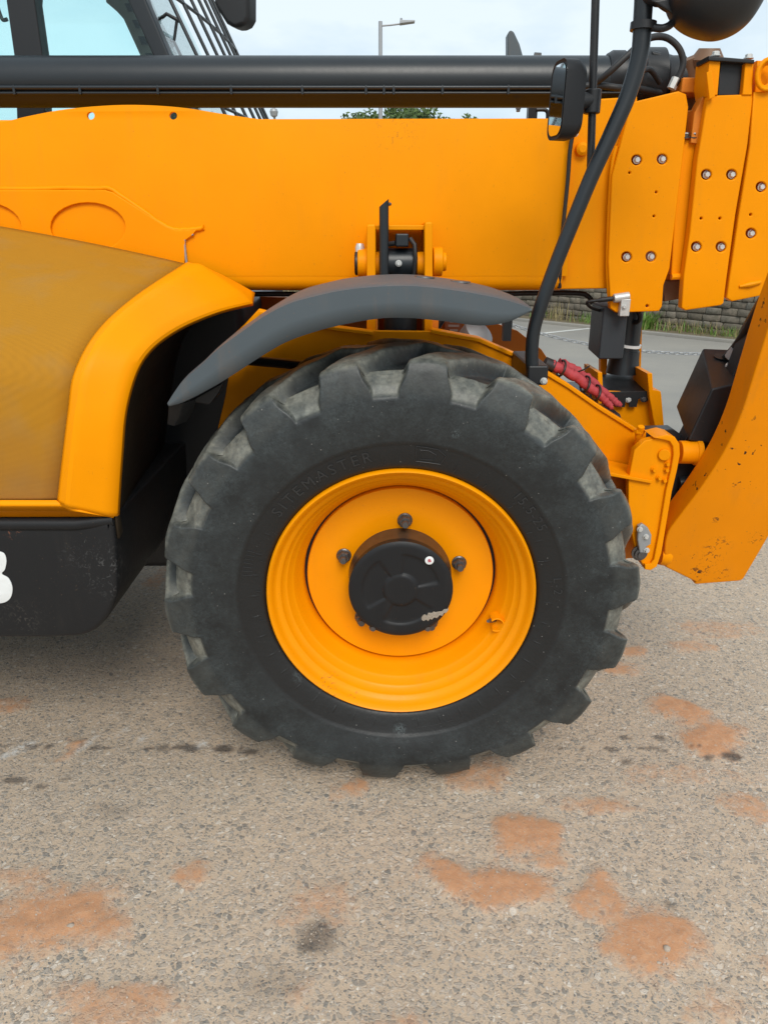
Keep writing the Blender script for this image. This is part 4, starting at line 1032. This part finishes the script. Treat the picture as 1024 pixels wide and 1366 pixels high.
# ---- the black pipe above the boom
YT = 2.66
pa, pb = at(-1400, 115.5, YT), at(806, 109, YT)
pipe = part_empty('telescope_ram', at(400, 112, YT))
r_t = msz(30.5, at(400, 112, YT))
m = MB(); m.tube([Vector((pa.x, YT, pb.z)), pb], r_t, 56); m.build('barrel', 'black', pipe, angle=40)
zl = at(400, 116.5, YT-r_t).z
m = MB(); m.tube([Vector((pa.x, YT-r_t-.003, zl)), Vector((at(840, 110, YT).x, YT-r_t-.003, zl))], .0058, 12); m.tube([Vector((pa.x, YT-r_t+.003, zl-.014)), Vector((at(820, 110, YT).x, YT-r_t+.003, zl-.014))], .005, 10); m.build('steel_pipe', 'black', pipe, angle=60)
for x in (18, 106, 210, 308, 403, 488, 512, 525, 590, 678):
    p = at(x, 116.5, YT-r_t-.006); m = MB(); m.box((p.x-.004, p.y-.0025, p.z-.019), (p.x+.004, p.y+.015, p.z+.0075)); m.build('pipe_clip', 'black', pipe, bevel=.002)
m = MB(); c0 = at(700, 110, YT)
m.lathe([(0, r_t*1.02), (.015, r_t*1.14), (.05, r_t*1.14), (.06, r_t*1.0), (.07, r_t*.98), (.09, r_t*1.02), (.105, r_t*1.25), (.17, r_t*1.25), (.18, r_t*1.02), (.20, r_t*.95), (.235, r_t*.95), (.245, r_t*.7)], at(806, 107, YT), (1, 0, 0), 44); m.build('gland', 'black_satin', pipe, angle=35)
p = at(880, 100, YT-.09); m = MB(); m.hexa([at(868, 66, YT-.07), at(884, 70, YT-.07), at(889, 122, YT-.07), at(873, 122, YT-.07), at(868, 66, YT+.05), at(884, 70, YT+.05), at(889, 122, YT+.05), at(873, 122, YT+.05)]); m.build('ram_bracket', 'black_satin', pipe, bevel=.008)
m = MB(); m.tube(crom([at(*p) for p in [(792, 112, 2.5), (812, 96, 2.47), (838, 72, 2.47), (862, 52, 2.5), (886, 49, 2.52), (904, 62, 2.52), (911, 82, 2.52), (905, 103, 2.52), (897, 116, 2.52)]], 6), .0095, 10); m.build('hydraulic_hose', 'hose', pipe, angle=70)
m = MB(); m.lathe([(0, .013), (.03, .013)], at(895, 118, 2.52), (.4, 0, 1), 6); m.build('hose_fitting', 'steel', pipe)
m = MB(); m.tube(crom([at(*p) for p in [(760, 115, 2.5), (800, 114, 2.5), (826, 117, 2.5), (850, 118, 2.54), (880, 124, 2.58)]], 5), .010, 10); m.tube(crom([at(*p) for p in [(830, 120, 2.52), (850, 100, 2.5), (866, 92, 2.52), (880, 110, 2.55)]], 5), .008, 10); m.build('hydraulic_hose', 'hose', pipe, angle=70)

# far-side light and small bracket seen round the pipe
m = MB(); fpx = [(677, 80), (677, 45), (680, 39), (685, 41), (693, 58), (698, 76), (698, 84)]
m.prism([at(x, y, 3.3) for x, y in fpx], (0, .06, 0)); fm = m.build('far_mirror', 'plastic', root, bevel=.006)
m = MB(); p, q_ = at(710, 160, 3.0), at(710, 140, 3.0); m.box((p.x-.016, 3.0, p.z-.05), (p.x+.016, 3.04, q_.z+.02)); m.tube(crom([at(715, 146, 3.0), at(726, 146, 3.0), at(730, 150, 3.0), at(730, 160, 3.0)], 4), .007, 8); m.build('far_mirror_bracket', 'black_satin', root)
m = MB(); m.tube([at(712, 75, 2.72), at(721, 75.5, 2.72)], .012, 8); m.build('pipe_lug', 'black_satin', root)
hexbolt('pipe_bolt', at(691, 144, 2.6), (0, 0, -1), .006, .01, 'dark_steel', root)

# ---- cab beyond the boom
cab = part_empty('cab', Vector((-1.5, 3.5, 1.0)))
Yn, Yf = 3.02, 3.92
zl0 = .9
def cabpts(px): return [(at(x, y, Yn).x, at(x, y, Yn).z) for x, y in px]
Xw = lambda x, y: at(x, y, Yn).x
# near-side frame pieces (world outlines continue past the top of the picture)
plate('door_pillar', [(17, -190), (57, -190), (46, 0), (58, 85), (62, 260), (25, 260), (20, 85), (8, 0)], Yn, .07, 'black_satin', cab, bev=.006)
plate('front_pillar', [(100, -190), (126, -190), (195, 0), (231, 85), (262, 160), (290, 230), (262, 230), (236, 160), (209, 85), (170, 0)], Yn, .08, 'black', cab, bev=.008)
plate('roof_rail', [(-500, -200), (130, -200), (138, -165), (-500, -165)], Yn, .08, 'black_satin', cab, bev=.008)
plate('sill', [(-500, 172), (300, 172), (330, 420), (-500, 420)], Yn, .05, 'black_satin', cab, bev=.006)
p0, p1 = at(28, 147, Yn), at(70, 160, Yn); m = MB(); m.box((p0.x, Yn+.01, at(40, 175, Yn).z), (p1.x, Yn+.06, p0.z)); m.build('handle_mount', 'black_satin', cab, bevel=.004)
# trim on the far side of the side window, curved corner
plate('window_trim', [(80, -190), (135, -30), (141, 2), (155, 14), (164, 24), (176, 50), (192, 85), (225, 165), (275, 165), (240, 85), (220, 45), (200, 0), (120, -190)], Yf, .05, 'cab_trim', cab, bev=.008)
plate('far_pillar', [(-420, -160), (-380, -160), (-330, 300), (-370, 300)], Yf, .07, 'black_satin', cab)
m = MB()
for k, (x, y) in enumerate([(166, 4), (176, 26), (184, 48), (193, 70)]):
    m.hexa([at(x, y, Yf-.02), at(x+9, y, Yf-.02), at(x+14, y+11, Yf-.02), at(x+5, y+11, Yf-.02), at(x, y, Yf-.012), at(x+9, y, Yf-.012), at(x+14, y+11, Yf-.012), at(x+5, y+11, Yf-.012)])
m.build('frit_band', 'black_satin', cab)['kind'] = 'stuff'
def pane(name, pts): m = MB(); m.prism(pts, (0, .005, 0)); return m.build(name, 'glass', cab, smooth=False)
pane('side_glass', [at(x, y, Yn+.03) for x, y in [(52, -165), (118, -165), (186, 0), (222, 85), (252, 175), (58, 175), (50, 0)]])
pane('rear_side_glass', [at(x, y, Yn+.03) for x, y in [(-480, -165), (22, -165), (12, 0), (24, 85), (28, 175), (-480, 175)]])
pane('far_glass', [at(x, y, Yf+.02) for x, y in [(-380, -160), (125, -160), (172, 40), (245, 170), (262, 220), (-330, 220)]])
# windscreen at the front, sloping, with wiper and bar guard
w0, w1 = at(231, 82, Yn+.04), at(126, -190, Yn+.04)
dirv = (at(318, 78, 3.85)-at(282, 0, 3.85))
f1 = at(318, 78, 3.85); f0 = f1+dirv*(-3.2); f2 = f1+dirv*1.6
off = Vector((-.17, 0, 0))
m = MB(); m.prism([Vector((f0.x, Yn+.08, f0.z))+off, Vector((f0.x, Yf, f0.z))+off, Vector((f2.x, Yf, f2.z))+off, Vector((f2.x, Yn+.08, f2.z))+off], (.005, 0, .003)); m.build('windscreen', 'glass', cab, smooth=False)
gd = part_empty('screen_guard', f1)
for k in range(7):
    y = Yn+.02+k*(Yf-Yn-.02)/6; bx = -.075*(1-k/6)**2
    m = MB(); m.tube([Vector((f0.x+bx, y, f0.z)), Vector((f2.x+bx, y, f2.z))], .0065, 8); m.build('bar', 'black', gd)
for u in (.30, .62, .95):
    p = f0.lerp(f2, u); m = MB(); m.tube([Vector((p.x-.075*(1-j/6)**2, Yn+.02+j*(Yf-Yn-.02)/6, p.z)) for j in range(7)], .006, 8); m.build('bar', 'black', gd)
m = MB(); m.tube([at(208, 30, 3.3), at(222, 18, 3.3), at(240, 28, 3.3)], .007, 8); m.tube([at(236, 26, 3.3), at(232, 55, 3.3), at(246, 84, 3.3)], .006, 8); m.tube([at(210, 24, 3.3), at(230, 62, 3.3)], .008, 8); m.build('wiper', 'black_satin', cab)
m = MB(); m.tube(crom([at(-5, 3, 3.25), at(0, 18, 3.25), at(4, 26, 3.25), at(10, 25, 3.25)], 4), .007, 8); m.build('coat_hook', 'black_satin', cab)
m = MB(); sp_ = [(284, -50), (331, -50), (331, 22), (326, 33), (312, 37), (300, 30), (284, 5)]
m.prism([at(x, y, 3.98) for x, y in sp_], (.03, .09, 0)); m.build('cab_mirror', 'black_satin', cab, bevel=.02)
# cab interior mass low down (seat console), and the roof
m = MB(); m.box((-2.2, 3.2, .9), (-1.0, 3.8, 1.45)); m.build('seat_console', 'black_satin', cab, bevel=.04)
m = MB(); m.box((at(-500, -180, Yn).x, Yn, at(0, -190, Yn).z), (at(118, -180, Yn).x, Yf+.08, at(0, -230, Yn).z)); m.build('roof', 'black_satin', cab, bevel=.03)

# ---- guard tube, strap, work lamp
rail = part_empty('grab_rail', at(760, 300, 1.99))
YR = 1.985
rp = [(858, -70), (859, -20), (857, 20), (853, 72), (838, 125), (815, 178), (790, 232), (766, 290), (742, 350), (722, 405), (712, 440), (709, 470), (710, 503)]
m = MB(); rpts = crom([at(x, y, YR) for x, y in rp], 6); m.tube(rpts, [msz(12.0-2.6*min(1, i/(len(rpts)*.8)), at(790, 230, YR)) for i in range(len(rpts))], 22); m.build('tube', 'black', rail, angle=60)
m = MB(); m.lathe([(0, .029), (.016, .029)], at(857, 40, YR), (.02, 0, 1), 24); m.tube(crom([at(*p) for p in [(870, 36, 1.97), (884, 37, 1.96), (896, 30, 1.96), (900, 14, 1.96), (899, 2, 1.96)]], 5), .0085, 8); m.build('strap', 'black_satin', rail, angle=50)
p = at(714, 497, YR); m = MB(); m.box((p.x-.024, YR-.02, p.z-.03), (p.x+.030, YR+.24, p.z+.022)); m.build('foot_bracket', 'black_satin', rail, bevel=.006)
hexbolt('bolt', at(725, 508, YR-.022), (0, -1, 0), .007, .008, 'steel', rail)
c0 = at(954, -18, 1.94); m = MB(); rr_ = .112
m.lathe([(q_.x*.93, q_.y*.95) for q_ in crom([(-.105, .001, 0), (-.102, .035, 0), (-.092, .062, 0), (-.070, .088, 0), (-.040, .105, 0), (0, .112, 0), (.03, .110, 0), (.05, .10, 0), (.07, .05, 0)], 5)], c0, (.35, -.1, 1), 56); dm = m.build('convex_mirror', 'black_satin', rail, angle=60)
m = MB(); m.tube(crom([at(858, 0, 1.99), at(872, -6, 1.96), at(890, 6, 1.96), at(903, 10, 1.95), at(915, 6, 1.95)], 5), [.018]*8+[.014]*13, 12); m.build('mirror_neck', 'black_satin', dm, angle=60)
m = MB(); m.hexa([at(866, 0, 1.93), at(900, -6, 1.93), at(910, 22, 1.93), at(898, 20, 1.93), at(866, 0, 1.99), at(900, -6, 1.99), at(910, 22, 1.99), at(898, 20, 1.99)]); m.build('mirror_bracket', 'black_satin', dm, bevel=.006)

# ---- mirror on its pole
YM = 2.03
mir = part_empty('mirror', at(760, 135, YM))
m = MB(); m.tube([at(796, -80, YM), at(794, 0, YM), at(790, 130, YM), at(787, 236, YM)], msz(5.4, at(790, 100, YM)), 16); m.build('pole', 'black_satin', mir, angle=60)
c = at(790, 134, YM); m = MB(); m.lathe([(-.028, .020), (.024, .020)], c, (0, 0, 1), 20); m.build('clamp', 'black_satin', mir, bevel=.003)
m = MB(); m.tube([at(770, 136, YM-.01), at(788, 134, YM)], .020, 14); m.build('mirror_arm', 'black_satin', mir, bevel=.003)
n_ = Vector((-.982, -.19, .02)).normalized(); tv = Vector((.19, -.982, 0)).normalized(); uv_ = n_.cross(tv); uv_ = uv_ if uv_.z > 0 else -uv_
mc = at(751, 134, YM-.03)
def rrect(hw, hh, r, n=7):
    o_ = []
    for cx_, cy_, a0 in ((hw-r, hh-r, 0), (-hw+r, hh-r, 90), (-hw+r, -hh+r, 180), (hw-r, -hh+r, 270)):
        for k in range(n): a = R(a0+90*k/(n-1)); o_.append((cx_+r*math.cos(a), cy_+r*math.sin(a)))
    return o_
hw, hh = .046, .084
def ringm(hw_, hh_, r, d): return [mc+tv*x+uv_*y+n_*d for x, y in rrect(hw_, hh_, r)]
rings = [ringm(hw-.006, hh-.006, .026, .014), ringm(hw, hh, .030, .016), ringm(hw, hh, .030, -.018), ringm(hw-.005, hh-.005, .03, -.030), ringm(hw*.85, hh*.88, .03, -.036)]
m = MB(); ln_ = len(rings[0]); m.grid([r_+[r_[0]] for r_ in rings]); m.add(rings[-1], [tuple(range(ln_))]); m.add(rings[0], [tuple(range(ln_))])
m.build('housing', 'black_plastic', mir, angle=45)
m = MB(); m.prism(ringm(hw-.009, hh-.009, .024, .0150), n_*.0015); m.build('mirror_glass', 'mirror', mir, smooth=False)

# ---- front: upright block with cylinder, red sleeve, ears, stabiliser
front = part_empty('frame_head', at(835, 540, 2.55))
m = MB(); pz0, pz1 = at(800, 478, 2.48).z, at(800, 408, 2.48).z
pl_ = [at(785, 450, 2.60), at(801, 450, 2.46), at(833, 450, 2.46), at(834, 450, 2.62), at(800, 450, 2.66)]
bt = [Vector((p.x, p.y, pz0+(.012 if i in (0, 4) else 0))) for i, p in enumerate(pl_)]; tp = [Vector((p.x, p.y, pz1)) for p in pl_]
n = 5; m.add(bt+tp, [tuple(range(n)), tuple(range(2*n-1, n-1, -1))]+[(i, (i+1) % n, (i+1) % n+n, i+n) for i in range(n)]); m.build('cover_box', 'dark_plastic', front, bevel=.006)
cc_ = at(834, 460, 2.60); z0, z1 = at(834, 500, 2.56).z, at(834, 405, 2.56).z
m = MB(); m.lathe([(0, .056), (.03, .052), (.045, .05), (.075, .049), (.076, .046), (z1-z0, .046)], (cc_.x, 2.60, z0), (0, 0, 1), 32); m.build('ram_body', 'black', front, angle=40)
m = MB(); m.lathe([(0, .051), (.009, .051)], (cc_.x, 2.60, at(838, 463, 2.55).z), (.12, -.1, 1), 32); m.build('hose_clip', 'white', front)
m = MB(); m.tube(crom([at(848, 412, 2.53), at(853, 420, 2.52), at(852, 428, 2.53), at(846, 430, 2.55)], 4), .008, 8); m.build('hose', 'hose', front, angle=60)
plate('upright', [(846, 405), (857, 405), (854, 520), (846, 520)], 2.66, .03, 'yellow', front, bev=.002)
plate('upright', [(801, 478), (810, 478), (808, 520), (801, 520)], 2.66, .03, 'yellow', front, bev=.002)
m = MB(); m.hexa([at(797, 525, 2.46), at(864, 522, 2.46), at(866, 524, 2.46), at(800, 528, 2.46), at(800, 499, 2.64), at(861, 499, 2.64), at(861, 501, 2.64), at(800, 501, 2.64)]); m.build('top_cover', 'black_satin', front, bevel=.002)
plate('toothed_plate', [(808, 523), (865, 522), (865, 533), (861, 537), (855, 530), (851, 533), (849, 543), (839, 543), (838, 531), (835, 531), (833, 543), (822, 543), (821, 533), (812, 534)], 2.45, .008, 'black_satin', front, bev=.001)
for x, y in ((818, 532), (838, 533), (858, 532)): hexbolt('bolt', at(x, y, 2.452), (0, -1, 0), .008, .008, 'steel' if x == 838 else 'dark_steel', front)
plate('head_block', [(796, 522), (870, 522), (874, 575), (800, 575)], 2.47, .20, 'yellow', front, bev=.004)
plate('head_rib', [(797, 497), (803, 497), (806, 560), (798, 560)], 2.44, .18, 'yellow', front, bev=.002)
plate('head_rib', [(863, 498), (870, 498), (871, 520), (881, 522), (882, 527), (886, 575), (874, 575), (866, 530)], 2.43, .16, 'yellow', front, bev=.003)
# red sleeve tied along the chassis
slv = part_empty('red_sleeve', at(775, 512, 2.34))
for k, o_ in enumerate(((0, 0), (10, -2))):
    m = MB(); rj = random.Random(k+3)
    pts = crom([at(x+o_[0], y+o_[1], 2.31+.05*k) for x, y in [(735, 487), (752, 494), (772, 506), (792, 522), (806, 534), (816, 543)]], 8)
    m.tube([p+Vector((rj.uniform(-.002, .002), 0, rj.uniform(-.002, .002))) for p in pts], [.0185*rj.uniform(.85, 1.08)*(1-.45*i/len(pts)) for i in range(len(pts))], 14); m.build('sleeve', 'red_cloth', slv, angle=70)
m = MB(); m.tube([at(726, 484, 2.31), at(738, 489, 2.31)], .02, 12); m.build('hose_end', 'hose', slv)
for x, y in ((748, 491), (780, 512), (794, 524)):
    p = at(x, y, 2.325); m = MB(); m.tube([p+Vector((.016*math.cos(a)*.5, .045*math.sin(a), .023*math.cos(a))) for a in [2*math.pi*i/16 for i in range(16)]], .0035, 6, closed=True); m.build('cable_tie', 'hose', slv, angle=60)
m = MB(); m.tube(crom([at(770, 496, 2.31), at(778, 493, 2.30), at(786, 488, 2.30)], 4), .0025, 6); m.build('tie_tail', 'hose', slv)

# ears that carry the stabiliser, ledge, spring
ear = part_empty('stabiliser_mount', at(880, 670, 2.2))
YE = 2.06
plate('ear_plate', [(846, 600), (860, 588), (889, 581), (899, 584), (903, 592), (904, 606), (900, 625), (893, 655), (879, 735), (874, 752), (868, 757), (858, 755), (848, 738), (838, 690), (838, 640)], YE+.012, .03, 'yellow_worn', ear, bev=.003)
rimp = [(872, 584), (889, 580), (900, 583), (906, 592), (907, 606), (903, 627), (896, 656), (882, 738), (876, 756), (868, 761), (860, 760), (860, 753), (868, 752), (872, 746), (879, 710), (888, 655), (895, 625), (898, 606), (897, 595), (893, 589), (886, 587)]
plate('ear_rim', rimp, YE, .09, 'yellow_worn', ear, bev=.003)
m = MB(); m.lathe([(0, .017), (.02, .017)], at(885, 605, YE+.02), (-.25, -1, .05), 24); m.build('pivot_pin', 'yellow_worn', ear, bevel=.003)
for x, y in ((871, 626), (878, 637), (889, 618), (888, 626), (885, 640)): hexbolt('bolt', at(x, y, YE+.012), (0, -1, 0), .0062, .014, 'yellow_worn', ear)
m = MB(); a, b, c_, d = at(800, 612, 2.23), at(850, 622, 2.23), at(870, 641, 2.06), at(800, 628, 2.06)
m.prism([a, b, c_, d], (0, 0, -.010)); m.build('ledge', 'yellow_worn', ear, bevel=.002)
plate('ledge_web', [(848, 578), (862, 576), (861, 590), (868, 640), (846, 632)], 2.2, .012, 'yellow_worn', ear)
m = MB(); m.lathe([(0, .012), (.03, .010)], at(852, 580, 2.16), (0, -.4, 1), 10); m.lathe([(0, .016), (.01, .016)], at(852, 577, 2.16), (0, 0, 1), 10); m.build('lug', 'yellow', ear)
plate('lower_plate', [(812, 625), (860, 640), (850, 700), (846, 745), (800, 745)], 2.20, .02, 'yellow_dirty', ear)
m = MB(); p = at(832, 670, 2.15); q_ = at(857, 660, 2.15); d = (q_-p); sp_ = []
u = d.normalized(); o1 = u.orthogonal().normalized(); o2 = u.cross(o1)
for i in range(9*14+1): a = 2*math.pi*i/14; sp_.append(p+d*(i/(9*14))+(o1*math.cos(a)+o2*math.sin(a))*.017)
m.tube(sp_, .003, 6); m.build('spring', 'black_satin', ear, angle=70)
plate('spring_anchor', [(852, 640), (858, 640), (859, 668), (853, 676)], 2.14, .03, 'black_satin', ear)
plate('latch_bracket', [(851, 702), (857, 699), (864, 704), (869, 714), (868, 726), (862, 730), (859, 740), (853, 738), (850, 720)], YE-.012, .016, 'galv', ear, bev=.004)
for x, y in ((853, 706), (861, 716), (862, 734)): hexbolt('bolt', at(x, y, YE-.012), (0, -1, 0), .0065, .009, 'steel', ear)
m = MB(); m.lathe([(0, .024), (.006, .024), (.007, .017), (.016, .017), (.017, .010), (.024, .010)], at(852, 737, YE+.01), (0, -1, 0), 22); m.build('latch_wheel', 'dark_steel', ear)
m = MB(); m.lathe([(0, .034), (.045, .034), (.047, .039), (.062, .039)], at(905, 603, 2.14), (1, 0, -.02), 28); m.build('boss', 'yellow_worn', ear, bevel=.003)
plate('cover_strip', [(861, 574), (899, 573), (916, 585), (908, 592), (886, 584), (861, 588)], 2.2, .06, 'black_satin', ear)
m = MB(); m.lathe([(0, .04), (.02, .044), (.03, .04)], at(878, 736, 2.12), (1, 0, 0), 24); m.build('pivot_collar', 'yellow_worn', ear)

stab = part_empty('stabiliser', at(980, 640, 2.05))
inner = [(1052, 360), (1030, 420), (1008, 490), (988, 553), (965, 603), (935, 650), (905, 690), (890, 712), (886, 735), (888, 757)]
LA, LB = 2.228, -.264                      # the leg leans: its face lies at y = LA + LB * z
def leg_at(x, y):
    d = ray(x, y); t = (LA+LB*CH)/(d.y-LB*d.z); return Vector((d.x*t, CH+d.z*t, 0))
ip = crom([leg_at(x, y) for x, y in inner], 5)
outer = [(925, 780), (990, 775), (1005, 750), (1040, 690), (1110, 560), (1140, 360)]
ring = ip+fillet([leg_at(x, y) for x, y in outer], .012)
me = plate_mesh('stabiliser_leg', ring, .10, (), .005, 2)
for v in me.vertices: v.co.y += LA+LB*v.co.z
o = link('stabiliser_leg', me, 'yellow_chipped', stab, angle=50); o.modifiers.new('normals', 'WEIGHTED_NORMAL').keep_sharp = True
# dark inner web behind the leg
web = [(1060, 380), (1024, 398), (1000, 440), (985, 480), (962, 540), (922, 570), (900, 612), (886, 690), (880, 742), (940, 735), (1000, 600), (1080, 450)]
plate('inner_web', web, 2.17, .06, 'black_satin', stab, bev=.004)
m = MB(); m.hexa([at(937, 464, 2.36), at(949, 519, 2.13), at(917, 588, 2.13), at(901, 543, 2.36), at(980, 466, 2.36), at(990, 510, 2.13), at(958, 594, 2.13), at(950, 545, 2.36)]); m.build('hose_guard_box', 'black_satin', stab, bevel=.006)
m = MB(); m.lathe([(0, .022), (.002, .022)], at(962, 476, 2.29), (0, -.25, 1), 20); m.build('hose_hole', 'hose', stab)
m = MB(); m.tube(crom([at(*p) for p in [(958, 486, 2.31), (972, 473, 2.27), (988, 452, 2.22), (1002, 428, 2.16), (1016, 404, 2.12), (1040, 370, 2.1)]], 6), .0125, 14); m.tube(crom([at(*p) for p in [(972, 480, 2.26), (990, 462, 2.22), (1008, 440, 2.18), (1040, 392, 2.15)]], 6), .009, 10); m.build('hydraulic_hose', 'hose', stab, angle=70)
hexbolt('bolt', at(971, 491, 2.235), (0, -.35, 1), .011, .014, 'steel', stab)
m = MB(); m.lathe([(0, .02), (.03, .018)], at(975, 477, 2.25), (.2, -.5, 1), 10); m.build('hose_fitting', 'galv', stab)
m = MB(); m.tube([at(905, 645, 2.16), at(960, 640, 2.16)], .02, 14); m.tube([at(900, 672, 2.17), at(945, 665, 2.17)], .016, 14); m.build('ram', 'black', stab)
